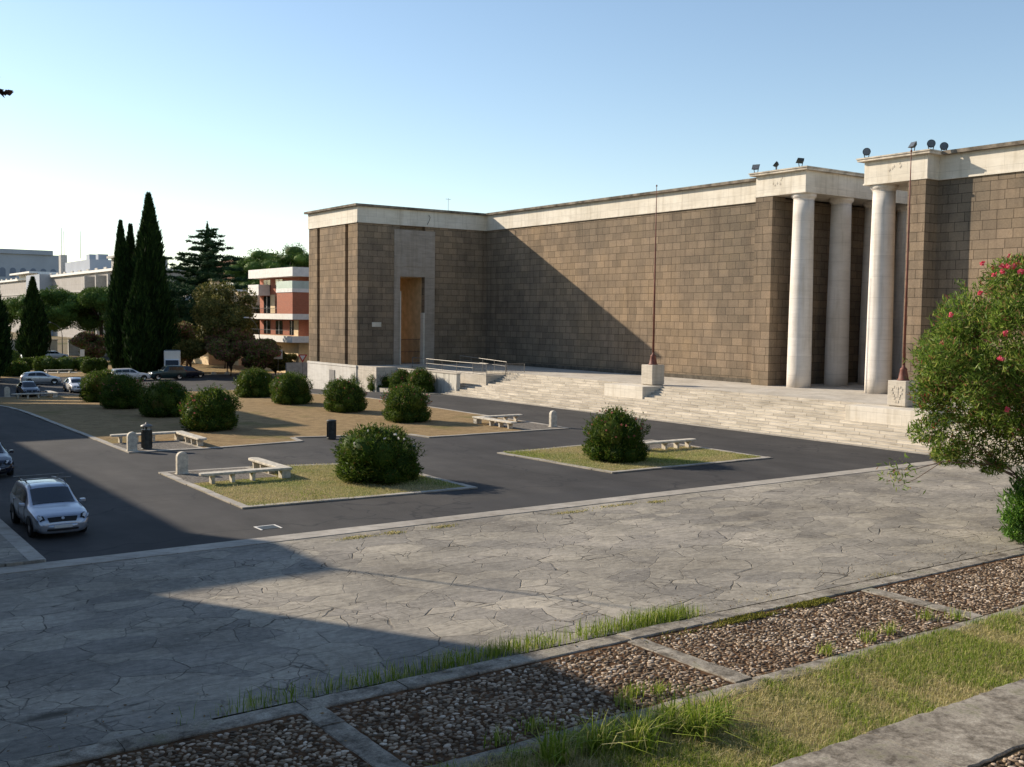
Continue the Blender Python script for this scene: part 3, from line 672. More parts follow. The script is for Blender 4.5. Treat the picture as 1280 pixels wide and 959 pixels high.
c_ = m_.mix(.7, c_, m_.ramp(m_.noise(m_.pos(), .5, 4), [(.35, (.62, .52, .45)), (.6, (1.1, 1.08, 1.05))]), 'MULTIPLY')
m_.col(c_); m_.b.inputs['Roughness'].default_value = .8; M['cobble'] = m_.m
divs = [-6.1, .45, 7.45, 14.95, 22.9, 31.0, 39.0]
for i in range(len(divs)-1): cobbles(divs[i]+.5, divs[i+1], 13.75, 16.75, .10, 20+i)
def rough_strip(name, a, b, wd, z0, z1, seed, mat='kerbw', seg=1.1, jit=.02):
    """uneven long kerb stones: many-vertex top so that its edges wander"""
    rnd = random.Random(seed); a = Vector(a); b = Vector(b); d = b-a; ln = d.length; d.normalize(); nn = Vector((-d.y, d.x)); mb = MB(); s = 0
    while s < ln:
        e = min(ln, s+seg*rnd.uniform(.8, 1.6)); k = max(2, int((e-s)/.18)); zz = z1+rnd.uniform(-.012, .012); vs = []
        for i in range(k+1):
            t = s+.006+(e-s-.012)*i/k; j0, j1 = rnd.gauss(0, jit), rnd.gauss(0, jit)
            for off, z in ((j0, z0), (j0, zz-.02), (j0+.025, zz), (wd*.5, zz+rnd.uniform(0, .008)), (wd-.025+j1, zz), (wd+j1, zz-.02), (wd+j1, z0)):
                p = a+d*t+nn*off; vs.append((p.x, p.y, z))
        fs = [(i*7+j, (i+1)*7+j, (i+1)*7+j+1, i*7+j+1) for i in range(k) for j in range(6)]+[tuple(range(7)), tuple(k*7+6-j for j in range(7))]
        mb.add(vs, fs); s = e
    o = mb.build(name, M[mat]); tag(o, kind='structure'); return o
rough_strip('cobble_kerb', (-8, 16.82), (50, 16.82), .5, .0, .135, 1, jit=.012)
rough_strip('cobble_kerb', (-8, 13.25), (50, 13.25), .45, .0, .13, 2, jit=.012)
for i, x in enumerate(divs[:-1]): rough_strip('cobble_divider', (x+.52, 13.72), (x+.48, 16.80), .48, .02, .122, 5+i, jit=.012)
sheet('grass_bank', [-8, 50], [10.6, 13.15], .11, M['lawng'])
rough_strip('lower_step_kerb', (-8, 8.85), (50, 8.85), 1.75, .0, .25, 3, seg=2.2, jit=.018)
sheet('cobble_bed', [-8, 50], [5.5, 8.9], .20, simple('moss_soil_near', (.10, .07, .04), 1, .45, 3, .05, bump=.03))
for i, x in enumerate((14.5, 20)): cobbles(x, x+5.3, 6.5, 8.8, .215, 50+i)
mb = MB()
for i in range(14): mb.box(-8, 50, -20, 5.5-.42*i, .0, .35+.36*(i+1)) if .35+.36*(i+1) < 5.4 else None
o = mb.build('viewing_steps', M['kerbw']); tag(o, kind='structure')
# weathered travertine side strip: soil line next to the kerb on the flagstone side
def blades(name, pts, h, wd, mat, seed, lean=.5, label=None, per=1, curve=True):
    """pts (n,3): base of each blade"""
    rng = np.random.default_rng(seed); P = np.repeat(pts, per, 0); n = len(P); P = P+np.concatenate([rng.normal(0, .02, (n, 2)), np.zeros((n, 1))], 1)
    a = rng.uniform(0, 2*math.pi, n); H = (h*rng.uniform(.35, 1.25, n))[:, None]; d = np.stack([np.cos(a), np.sin(a), np.zeros(n)], 1); ln = (np.abs(rng.normal(0, lean, n)))[:, None]
    s = np.stack([-np.sin(a+rng.normal(0, .8, n)), np.cos(a), np.zeros(n)], 1); W = (wd*rng.uniform(.6, 1.3, n))[:, None]
    up = np.array([0, 0, 1.0]); m1 = P+up*H*.55+d*H*ln*.25; tip = P+up*H*(1-.25*np.minimum(1.5, ln))+d*H*ln*.85
    V = np.stack([P-s*W*.5, P+s*W*.5, m1+s*W*.42, m1-s*W*.42, tip-s*W*.06, tip+s*W*.06], 1).reshape(-1, 3)
    i = np.arange(n)*6; F = np.concatenate([np.stack([i, i+1, i+2, i+3], 1), np.stack([i+3, i+2, i+5, i+4], 1)])
    o = np_mesh(name, V, F, mat); tag(o, label, 'grass', kind='stuff'); return o
# grass bank (between the cobbles and the lower kerb)
def rnd_pts(rng, n, x0, x1, y0, y1, z): return np.stack([rng.uniform(x0, x1, n), rng.uniform(y0, y1, n), np.full(n, z)], 1)
def patchy(rng, P, s, thr, seed=0):
    r2 = np.random.default_rng(seed); f = np.zeros(len(P))
    for i in range(10): k = r2.normal(0, s, 2); f += np.sin(P[:, 0]*k[0]+P[:, 1]*k[1]+r2.uniform(0, 6))
    return P[f/10**.5*1.2+rng.normal(0, .35, len(P)) > thr]
P = rnd_pts(rng, 90000, 6, 33, 10.6, 13.4, .11)
blades('grass', P, .12, .009, L_dry, 1, 1.2, 'short dry grass covering the bank in front of the cobbles')
P = patchy(rng, rnd_pts(rng, 110000, 6, 33, 10.55, 13.5, .11), 1.6, .2, 3)
blades('grass', P, .15, .010, L_grass, 2, .8, 'green grass growing among the dry turf of the bank')
# long arching blades, tufts by the lower kerb
cen = np.array([(9.9, 12.7), (10.7, 12.7), (11.5, 12.55), (12.2, 12.6), (12.7, 12.4), (13.2, 12.45), (11.2, 12.3), (12.4, 12.2)])
P = np.concatenate([np.concatenate([c+rng.normal(0, .12, (120, 2)), np.full((120, 1), .11)], 1) for c in cen])
blades('grass_tuft', P, .60, .022, L_grass, 3, 1.0, 'tall arching green grass clump beside the near kerb')
# strip on the flagstone side of the far kerb
P = rnd_pts(rng, 26000, -4, 17.6, 17.4, 18.1, .03); P = P[(P[:, 1]-17.35 < np.abs(rng.normal(0, .20, len(P)))) & (P[:, 1] < 18.1)]; P = patchy(rng, P, 1.8, .95, 5)
blades('grass', P, .17, .011, L_grass, 4, .5, 'green grass growing along the flagstone side of the cobble kerb')
P = rnd_pts(rng, 3600, 17.6, 40, 17.4, 17.9, .03); P = patchy(rng, P, 1.5, .3, 6)
blades('grass', P, .08, .01, L_dry, 5, .8, 'sparse dry weeds along the right end of the cobble kerb')
P = np.concatenate([np.concatenate([np.array([cx, cy])+rng.normal(0, (sx, .17), (nn_, 2)), np.full((nn_, 1), .03)], 1) for cx, cy, sx, nn_ in ((15.0, 17.72, .5, 330), (16.3, 17.8, .45, 520), (17.2, 17.7, .35, 420), (12.4, 17.75, .5, 420), (13.4, 17.7, .2, 120), (9.3, 17.7, .8, 260), (11.0, 17.65, .35, 260), (7.2, 17.7, .5, 150))])
blades('grass_tuft', P, .34, .014, L_grass, 6, .5, 'taller bright grass tufts on the flagstone side of the kerb')
# moss and weeds in the cobbles
P = np.concatenate([np.concatenate([np.array([cx, cy])+rng.normal(0, (.12, .1), (60, 2)), np.full((60, 1), .12)], 1) for cx, cy in ((12.4, 14.0), (12.9, 14.3), (10.4, 14.0), (13.4, 14.1), (17.9, 13.9), (20.3, 14.1), (19.4, 14.0), (22.0, 14.3), (22.6, 13.9), (9.6, 13.8))])
blades('weeds', P, .26, .018, L_grass, 7, .6, 'thin weeds sprouting between the cobbles')
P = rnd_pts(rng, 5000, 15.0, 21.5, 16.45, 16.82, .12); P = patchy(rng, P, 1.5, -.2, 8)
blades('moss', P, .05, .03, mat_leaf('moss', [(0, (.10, .11, .02)), (.6, (.22, .22, .04)), (1, (.32, .28, .08))], .2, .9, .05), 8, .8, 'yellow green moss against the cobble kerb')
P = np.concatenate([np.stack([x+l_*.5+rng.normal(0, l_*.35, 260), 29.7+dy+rng.normal(0, .07, 260)+.1*np.sin(np.arange(260)), np.full(260, .03)], 1) for x, l_, dy in ((14.6, 1.0, .1), (16.2, .5, .1), (18, .7, .15), (23.0, 1.2, 0), (25.2, 1.6, .2), (27.5, .6, 0))])
blades('moss', P, .05, .03, L_dry, 9, .8, 'small grass patches in joints of the flagstones by the road kerb')
lr = np.random.default_rng(90); n_ = 420; P = np.stack([lr.uniform(3, 32, n_), np.where(lr.random(n_) < .55, lr.uniform(17.6, 19.2, n_), lr.uniform(13.3, 17.3, n_)), np.full(n_, .15)], 1); P[:, 2] = np.where(P[:, 1] > 17.5, .036, .15)
D = unit(np.stack([lr.normal(size=n_), lr.normal(size=n_), lr.normal(size=n_)*.12], 1)); V, F = leaf_quads(P, D, lr.uniform(.05, .11, n_), lr.uniform(.02, .05, n_), lr)
V[:, 2] = np.maximum(V[:, 2], .034); o = np_mesh('fallen_leaves', V, F, mat_leaf('dead_leaves', [(0, (.12, .07, .03)), (.6, (.26, .17, .08)), (1, (.42, .32, .18))], .1, .8, .1)); tag(o, 'dry fallen leaves scattered along the cobble kerb', 'leaves', kind='stuff')
# green fringe and dry turf on the islands
def in_poly(P, poly):
    x, y = P[:, 0], P[:, 1]; r = np.zeros(len(P), bool); j = len(poly)-1
    for i in range(len(poly)):
        xi, yi = poly[i]; xj, yj = poly[j]; c = ((yi > y) != (yj > y)) & (x < (xj-xi)*(y-yi)/(yj-yi+1e-9)+xi); r ^= c; j = i
    return r
for k, (poly, n_) in enumerate(((I1, 26000), (I2, 26000))):
    xs = [p[0] for p in poly]; ys = [p[1] for p in poly]; P = rnd_pts(rng, n_, min(xs)+.35, max(xs)-.35, min(ys)+.35, max(ys)-.35, .045)
    P = P[in_poly(P, poly)]; q = P[~(((P[:, 0] < 18) & (P[:, 1] > 42.8) & (k == 0)) | ((P[:, 0] > 37.9) & (P[:, 1] > 42) & (k == 1)))]
    blades('lawn_grass', q, .07, .014, [L_dry, L_dry][k], 30+k, .9, 'dry grass on the small lawn with its bush')
    g_ = patchy(rng, q, .9, .75, 40+k); blades('lawn_grass', g_, .09, .014, L_grass, 33+k, .8, 'greener grass patches on the small lawn')
print('foreground ok')

# ------------------------------------------------------------------ benches, bollards, bins, drain
def bench(x, y, sx, sy, lx, ly, label):
    """L bench, corner at x,y; arms run along x for lx*sx and along y for ly*sy"""
    r = empty('stone_bench', (x, y, gz(x, y)+.045)); tag(r, label, 'bench', 'L-shaped stone benches on the lawn corners')
    w2 = .26; zt = .46; th = .11
    def rounded_arm(L, horiz, sgn):
        pts = [(-w2, -w2), (-w2, w2)] 
        return pts
    ox = [(-w2*sx, -w2*sy), (lx*sx-w2*sx, -w2*sy)]
    # outline: corner, arm x (rounded end), arm y (rounded end)
    P_ = [(-w2, -w2)]; 
    for k in range(7):
        a = -math.pi/2+math.pi*k/6; P_.append((lx-w2+w2*math.cos(a), w2*math.sin(a)))
    P_ += [(w2, w2)]
    for k in range(7):
        a = math.pi*k/6; P_.append((w2*math.cos(a), ly-w2+w2*math.sin(a)))
    P_ = [(px*sx, py*sy) for px, py in P_]
    if sx*sy < 0: P_ = P_[::-1]
    mb = MB(); mb.prism(P_, zt-th, zt); mb.build('seat', M['stone'], r, bevel=.025)
    def leg(cx, cy, along_x):
        mb = MB(); a, b, c = .20, .085, .06; t = .20
        V = []
        for z, ww in ((0, .15), (.10, .15), (.28, .17), (zt-th-.002, .22)):
            V += [(-.07, -ww), (.07, -ww), (.07, ww), (-.07, ww)] if along_x else [(-ww, -.07), (ww, -.07), (ww, .07), (-ww, .07)]
            V[-4:] = [(cx+p[0], cy+p[1], z) for p in V[-4:]]
        fs = [(0, 3, 2, 1), (12, 13, 14, 15)]+[(j*4+i, j*4+(i+1) % 4, (j+1)*4+(i+1) % 4, (j+1)*4+i) for j in range(3) for i in range(4)]
        mb.add(V, fs); mb.build('leg', M['stone'], r, bevel=.012)
    for t in (.42, .68, .93): leg(sx*(lx-.3)*t, 0, True)
    for t in (.42, .68, .93): leg(0, sy*(ly-.3)*t, False)
    mb = MB(); mb.box(-.2, .2, -.2, .2, 0, zt-th-.002); mb.build('leg', M['stone'], r, bevel=.015)
    return r
bench(18.1, 42.45, -1, 1, 3.7, 3.7, 'L-shaped stone bench on the near lawn corner, beside the white-flowered bush')
bench(18.7, 58.4, -1, -1, 3.7, 4.0, 'L-shaped stone bench behind the tall dark litter bin')
bench(38.2, 58.0, 1, -1, 3.6, 4.3, 'L-shaped stone bench near the museum steps, at the right corner of the big lawn')
bench(38.0, 41.6, 1, 1, 3.7, 3.9, 'L-shaped stone bench half hidden behind the pink-flowered bush')
bench(21.9, 104.2, -1, 1, 3.7, 3.6, 'shaded L-shaped stone bench in front of the small black car')
def bollard(x, y, label, h=.98):
    r = empty('stone_bollard', (x, y, gz(x, y)+.04)); tag(r, label, 'bollard', 'round-topped stone bollards')
    w_, d_ = .24, .13; pts = [(-w_, 0), (w_, 0)]+[(w_*math.cos(math.pi*k/10), h-w_+w_*math.sin(math.pi*k/10)) for k in range(11)]
    pts = [(-w_, 0.0), (w_, 0.0)]+[(w_*math.cos(math.pi*k/10), h-w_+w_*math.sin(math.pi*k/10)) for k in range(0, 11)]
    n = len(pts); V = [(px, -d_, pz) for px, pz in pts]+[(px, d_, pz) for px, pz in pts]
    mb = MB(); mb.add(V, [tuple(range(n)), tuple(range(2*n-1, n-1, -1))]+[(i, i+n, (i+1) % n+n, (i+1) % n) for i in range(n)])
    o = mb.build('pillar', M['stone'], r, bevel=.03)
    mb = MB(); mb.box(-w_-.03, w_+.03, -d_-.03, d_+.03, -.03, .05); mb.build('foot', M['stone'], r, bevel=.01)
    return r
bollard(14.75, 45.7, 'round-topped stone bollard at the near lawn corner, left of the closest bench')
bollard(15.1, 54.6, 'round-topped stone bollard left of the tall dark litter bin')
bollard(41.3, 53.9, 'round-topped stone bollard by the road below the museum steps', 1.05)
bollard(18.4, 107.3, 'shaded stone bollard at the far left, left of the small black car')
def bin_(x, y, label, dome=True):
    r = empty('litter_bin', (x, y, .03)); tag(r, label, 'litter bin')
    mb = MB(); mb.lathe((0, 0, 0), [(.25, 0), (.27, .03), (.27, .06), (.25, .08), (.25, .95), (.28, .98), (.28, 1.03)], 20); mb.build('body', M['metal_dark'], r, False)
    mb = MB()
    for k in range(20): a = 6.283*k/20; mb.tube([(.262*math.cos(a), .262*math.sin(a), .1), (.262*math.cos(a), .262*math.sin(a), .93)], .012, 4)
    mb.build_each('rib', M['metal_dark'], r)
    if dome:
        mb = MB(); mb.lathe((0, 0, 1.03), [(.03, 0), (.03, .16)], 6)
        for k in range(3): a = 2.1*k; mb.tube([(.22*math.cos(a), .22*math.sin(a), 1.03), (.22*math.cos(a), .22*math.sin(a), 1.2)], .02, 4)
        mb.build_each('lid_post', M['metal_dark'], r)
        mb = MB(); mb.lathe((0, 0, 1.18), [(.30, 0), (.31, .03), (.24, .09), (.10, .14), (.05, .16), (.05, .2), (.02, .22)], 20); mb.build('lid', M['rail'], r, True)
    else:
        mb = MB(); mb.lathe((0, 0, 1.03), [(.28, 0), (.24, .04), (.2, .05)], 20); mb.build('rim', M['metal_dark'], r)
bin_(15.95, 55.0, 'tall dark litter bin with a domed lid, between bollard and bench', True)
bin_(26.2, 54.8, 'dark open-topped litter bin alone on the kerb of the big lawn', False)
r = empty('drain_cover', (13.45, 32.9, .003)); tag(r, 'flat square drain cover with white outline on the asphalt', 'drain cover')
mb = MB(); mb.box(-.3, .3, -.26, .26, 0, .006); mb.build('iron_plate', M['metal_dark'], r)
mb = MB(); mb.box(-.37, -.31, -.33, .33, 0, .009); mb.box(.31, .37, -.33, .33, 0, .009); mb.box(-.30, .30, .27, .33, 0, .009); mb.build('painted_frame', M['white'], r)

def flower_heads(c, k, sp, L, W, mat, rng, parent):
    # one mesh of petals, shared by every head
    P = np.clip(rng.normal(0, sp*.7, (k, 3)), -L*.4, L*.4); V, F = leaf_quads(P, unit(rng.normal(size=P.shape)), np.full(k, L), np.full(k, W), rng)
    o0 = None
    for q in c:
        if o0 is None: o0 = np_mesh('flower', V, F, mat, parent); o = o0
        else: o = o0.copy(); COL.objects.link(o); o.parent = parent
        o.location = tuple(q); o.rotation_euler = tuple(rng.uniform(0, 6.28, 3))
# ------------------------------------------------------------------ oleander bushes
bush_protos = []
def make_bush(seed, flower, nfl):
    r = empty('oleander_bush')
    rng = np.random.default_rng(seed); cl = [((0, 0, 1.15), (1.5, 1.5, 1.35)), ((0, 0, .62), (1.72, 1.72, .75))]
    for k in range(9):
        a = k/9*6.283+rng.uniform(-.3, .3); q = rng.uniform(.55, 1.0); cl.append(((math.cos(a)*q, math.sin(a)*q, rng.uniform(.7, 1.7)), (.85, .85, .95)))
    for k in range(11):
        a = k/11*6.283+rng.uniform(-.3, .3); q = rng.uniform(1.0, 1.25); cl.append(((math.cos(a)*q, math.sin(a)*q, rng.uniform(.35, .6)), (.6, .6, .55)))
    for k in range(3): cl.append(((rng.uniform(-.4, .4), rng.uniform(-.4, .4), 1.95), (.65, .65, .75)))
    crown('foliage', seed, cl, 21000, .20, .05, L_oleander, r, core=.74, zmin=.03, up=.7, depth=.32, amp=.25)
    d = unit(rng.normal(size=(nfl, 3))); d[:, 2] = np.abs(d[:, 2])*.8+.05; d = unit(d); c = np.array([0, 0, 1.15])+d*np.array([1.85, 1.85, 1.62])*rng.uniform(.9, 1.05, (nfl, 1))
    flower_heads(c, 7, .05, .085, .07, flower, rng, r)
    # upright leafy shoots breaking the outline
    ns = 150; d = unit(rng.normal(size=(ns, 3))); d[:, 2] = np.abs(d[:, 2])*.9+.05; d = unit(d); bs = np.array([0, 0, 1.1])+d*np.array([1.7, 1.7, 1.5])*rng.uniform(.88, 1.02, (ns, 1)); sd = unit(d*.7+np.array([0, 0, .8])+rng.normal(0, .3, (ns, 3))); pp = []
    for t in np.linspace(0, .42, 9):
        Q = bs+sd*t*rng.uniform(.5, 1.1, (ns, 1)); D = unit(sd*.6+rng.normal(0, .6, (ns, 3))); pp.append(leaf_quads(Q+D*.07, D, np.full(ns, .19)*rng.uniform(.7, 1.2, ns), np.full(ns, .042), rng))
    V, F = join(pp); np_mesh('leafy_shoots', V, F, L_oleander, r)
    mb = MB()
    for k in range(8):
        a = k*.8; mb.tube([(math.cos(a)*.15, math.sin(a)*.15, -.05), (math.cos(a)*.6, math.sin(a)*.6, 1.0), (math.cos(a)*1.0, math.sin(a)*1.0, 1.9)], [.04, .03, .015], 5)
    mb.build('stems', M['barkred'], r)
    return r
bA = make_bush(1, L_red, 20); bB = make_bush(2, L_red, 8); bC = make_bush(3, L_red, 26); bD = make_bush(4, L_wht, 11)
BL = [  # proto, x, y, sx, sz, rz, label
 (bD, 21.2, 39.8, 1.02, .84, 0.3, 'large oleander bush with a few white flowers on the nearest lawn'),
 (bC, 34.4, 39.7, .92, .93, 1.0, 'oleander bush with pink flowers alone on the right-hand lawn'),
 (bA, 21.9, 62.6, 1.02, .94, 0.7, 'sunlit oleander bush just behind the bench with the litter bin'),
 (bB, 22.2, 72.4, .98, .88, 1.9, 'shaded oleander bush next behind the sunlit one by the litter bin'),
 (bA, 21.6, 80.0, .96, .9, 2.9, 'shaded dark bush, third back in the left row on the big lawn'),
 (bB, 22.7, 90.2, 1.0, .95, 4.0, 'shaded dark bush at the far end of the left row, right of the silver car'),
 (bC, 34.8, 61.5, .93, .9, 2.2, 'oleander bush nearest the museum steps in the right row on the big lawn'),
 (bA, 34.5, 70.0, .92, .88, 4.4, 'second oleander bush from the museum-side bench in the right row'),
 (bB, 33.9, 78.1, .94, .9, 5.2, 'third oleander bush from the museum-side bench, below the pavilion corner'),
 (bD, 34.9, 88.5, .93, .92, 3.3, 'oleander bush farthest back in the right row, below the round road sign')]
used = set()
for pr_, x, y, s, sz, rz, lab in BL:
    o = pr_ if pr_.name not in used else copy_full(pr_)
    used.add(pr_.name); o.location = (x, y, gz(x, y)+.03); o.rotation_euler = (0, 0, rz); o.scale = (s, s, sz); tag(o, lab, 'bush', 'round oleander bushes on the lawns')
for x, y, s, sz, rz, lab in ((49.9, 93.2, .62, .78, 1, 'loose green shrub against the stained ramp wall, second from the museum corner'), (49.6, 97.2, .5, .8, 2, 'small shrub at the museum pavilion corner base'), (50.0, 85.6, .72, .86, 3, 'leafy shrub at the right end of the row by the ramp wall'), (50.0, 89.2, .66, .8, 3.8, 'shrub between two others in the row at the ramp wall')):
    o = copy_full(bC); o.location = (x, y, gz(x, y)); o.scale = (s, s*1.2, sz); o.rotation_euler = (0, 0, rz); tag(o, lab, 'shrub', 'shrubs against the ramp wall')

# ------------------------------------------------------------------ big oleander at the right, its suckers, the overhanging twig
r = empty('oleander_tree', (34.3, 17.9, .03)); tag(r, 'tall leafy oleander tree with bright pink flowers at the right edge', 'tree')
rng = np.random.default_rng(77); cl = []
ce = np.array([-.75, 0.3, 5.75]); AX = np.array([-.81, .58, 0]); BX = np.array([.58, .81, 0])
cl.append((tuple(ce), (2.9, 2.7, 2.7)))
for k in range(54):
    d = unit(rng.normal(size=(1, 3)))[0]; q = rng.uniform(.70, 1.0); d[2] = max(-.92, d[2]); w_ = 3.25+(.55 if d[2] < 0.1 else 0)
    c = ce+(AX*(d@AX)*w_+BX*(d@BX)*2.6+np.array([0, 0, d[2]*2.85]))*q; cl.append((tuple(c), tuple(np.array([.85, .85, .72])*rng.uniform(.7, 1.2))))
for a_, b_, z_, s_ in ((3.9, 0, 4.2, .7), (4.0, .4, 3.4, .65), (3.6, -.3, 3.0, .6), (2.8, .2, 2.7, .6), (1.8, 0, 2.6, .55), (3.6, 0, 5.2, .8), (3.3, 0, 6.5, .8), (3.4, .5, 2.6, .45), (2.2, -.4, 2.4, .4), (.8, -.3, 2.7, .6), (2.4, 0, 3.6, .9), (1.0, 0, 3.4, .9)):
    c = np.array([0, 0, z_])+AX*a_+BX*b_; cl.append((tuple(c), (s_, s_, s_*.75)))
parts = []; tips = []
for i, (c, rd) in enumerate(cl):
    n = 6000 if i == 0 else int(1080*(rd[0]/.8)**1.6)
    P, D, l_, w_ = ellip_leaves(rng, c, rd, n, .225, .043, depth=.6, up=.5, amp=.3, out=.8); parts.append(leaf_quads(P, D, l_, w_, rng))
nsh = 620; d = unit(rng.normal(size=(nsh, 3))); d[:, 2] = d[:, 2]*.85+.1; d = unit(d)
wv = 3.1+.5*(d[:, 2] < .1); base = ce+(AX*(d@AX)[:, None]*wv[:, None]+BX*(d@BX)[:, None]*2.6+np.stack([0*wv, 0*wv, d[:, 2]*2.85], 1))*rng.uniform(.9, 1.04, (nsh, 1))
sd = unit(d*.8+np.array([0, 0, .6])+rng.normal(0, .3, (nsh, 3)))
for t in np.linspace(0, .62, 13):
    P = base+sd*t; D = unit(sd*.7+rng.normal(0, .6, (nsh, 3))); parts.append(leaf_quads(P+D*.08, D, np.full(nsh, .21)*rng.uniform(.7, 1.2, nsh), np.full(nsh, .038), rng))
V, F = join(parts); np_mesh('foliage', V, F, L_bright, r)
# pink clusters
nfl = 34; d = unit(rng.normal(size=(nfl, 3))); c = ce+(AX*(d@AX)[:, None]*3.6+BX*(d@BX)[:, None]*3.0+np.stack([np.zeros(nfl), np.zeros(nfl), d[:, 2]*3.2], 1))*rng.uniform(.95, 1.04, (nfl, 1))
top = np.stack([rng.uniform(-2.9, .6, 30), rng.uniform(-.3, 1.5, 30), rng.uniform(8.7, 9.2, 30)], 1); top[:, 2] -= .30*np.maximum(0, -top[:, 0]-1.6)**1.5
c = np.concatenate([c, top]); flower_heads(c, 14, .07, .11, .09, L_pink, rng, r)
mb = MB(); rnd = random.Random(4)
for k in range(16):
    a = k*.77; sp = rnd.uniform(.5, 2.6); mb.tube([(math.cos(a)*.12, math.sin(a)*.12, -.05), (math.cos(a)*sp*.3-.1, math.sin(a)*sp*.3, 1.6), (math.cos(a)*sp*.7-.4, math.sin(a)*sp*.7, 3.6), (math.cos(a)*sp-.7, math.sin(a)*sp, 6.0)], [.06, .05, .035, .015], 6)
for e in ((-3.4, 1.3, 3.0), (-2.6, .9, 2.6), (-3.9, 1.7, 3.6), (-1.6, .3, 2.8), (-1.2, -.2, 2.9), (-2.0, .9, 3.6)):
    mb.tube([(0, 0, .4), (-.5, .1, 1.4), (e[0]*.55, e[1]*.55, e[2]*.78), e], [.045, .035, .022, .01], 5)
tw = [(-2.2, .9, 2.45), (-3.6, 1.7, 2.55), (-4.6, 2.1, 2.3), (-5.4, 2.4, 2.35)]
mb.tube([(-.5, .1, 1.3), (-1.4, .5, 2.1)]+tw, [.03, .025, .02, .016, .012, .006], 5); mb.tube([tw[1], (-4.4, 2.1, 2.0), (-5.0, 2.3, 1.8)], [.014, .01, .005], 5)
mb.build('stems', M['barkred'], r)
rng = np.random.default_rng(5); pts = []
for c, s_, n in (((-5.3, 2.4, 2.3), .22, 55), ((-4.9, 2.3, 1.95), .22, 50), ((-4.7, 2.2, 2.35), .25, 26)): pts.append(np.array(c)+rng.normal(0, s_, (n, 3)))
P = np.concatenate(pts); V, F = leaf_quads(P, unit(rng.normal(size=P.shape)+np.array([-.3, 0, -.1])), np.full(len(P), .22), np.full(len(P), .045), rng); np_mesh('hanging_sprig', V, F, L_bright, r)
r = empty('oleander_suckers', (33.2, 17.95, .03)); tag(r, 'low bright green shrub at the right edge, at the foot of the oleander tree', 'shrub')
crown('foliage', 9, [((0, 0, .95), (1.15, .8, 1.0)), ((-.5, 0, 1.3), (.6, .5, .65)), ((-.6, .1, .55), (.75, .6, .55)), ((.3, 0, 1.6), (.8, .6, .6))], 4600, .26, .06, L_sucker, r, core=.3, up=.9, depth=.75, zmin=.02, amp=.5)
mb = MB(); [mb.tube([(0, 0, -.02), (math.cos(k)*.4, math.sin(k)*.3, 1.1)], [.02, .01], 5) for k in range(6)]; mb.build('stems', M['barkred'], r)

r = empty('overhanging_tree', (-1.6, 14.6, .03)); tag(r, 'tree whose dark twig tip enters the sky at the upper left edge', 'tree')
trunk('trunk', [(0, 0, -.1), (.1, 0, 3), (-.1, .1, 6), (.3, 0, 9)], [.28, .22, .17, .09], r, [([(0, 0, 6.2), (1.6, -.6, 8.6), (3.2, -1.05, 9.45), (3.85, -1.29, 9.5)], [.1, .06, .02, .008]), ([(0, 0, 5.5), (-1.6, .5, 8)], [.1, .03])])
cl = [((0, 0, 9.6), (1.5, 1.4, 1.0)), ((1.2, -.5, 9.5), (.9, .8, .6)), ((-1.3, .4, 8.6), (1.2, 1.1, .9)), ((2.3, -.8, 9.55), (.55, .5, .35)), ((3.72, -1.27, 9.60), (.19, .15, .12)), ((3.86, -1.30, 9.45), (.11, .08, .04)), ((3.1, -1.0, 9.6), (.35, .3, .2))]
crown('crown', 31, cl, 5200, .11, .06, mat_leaf('dark_red_leaves', [(0, (.03, .02, .012)), (1, (.08, .03, .02))], .2, .6, .2), r, core=0, depth=.8)

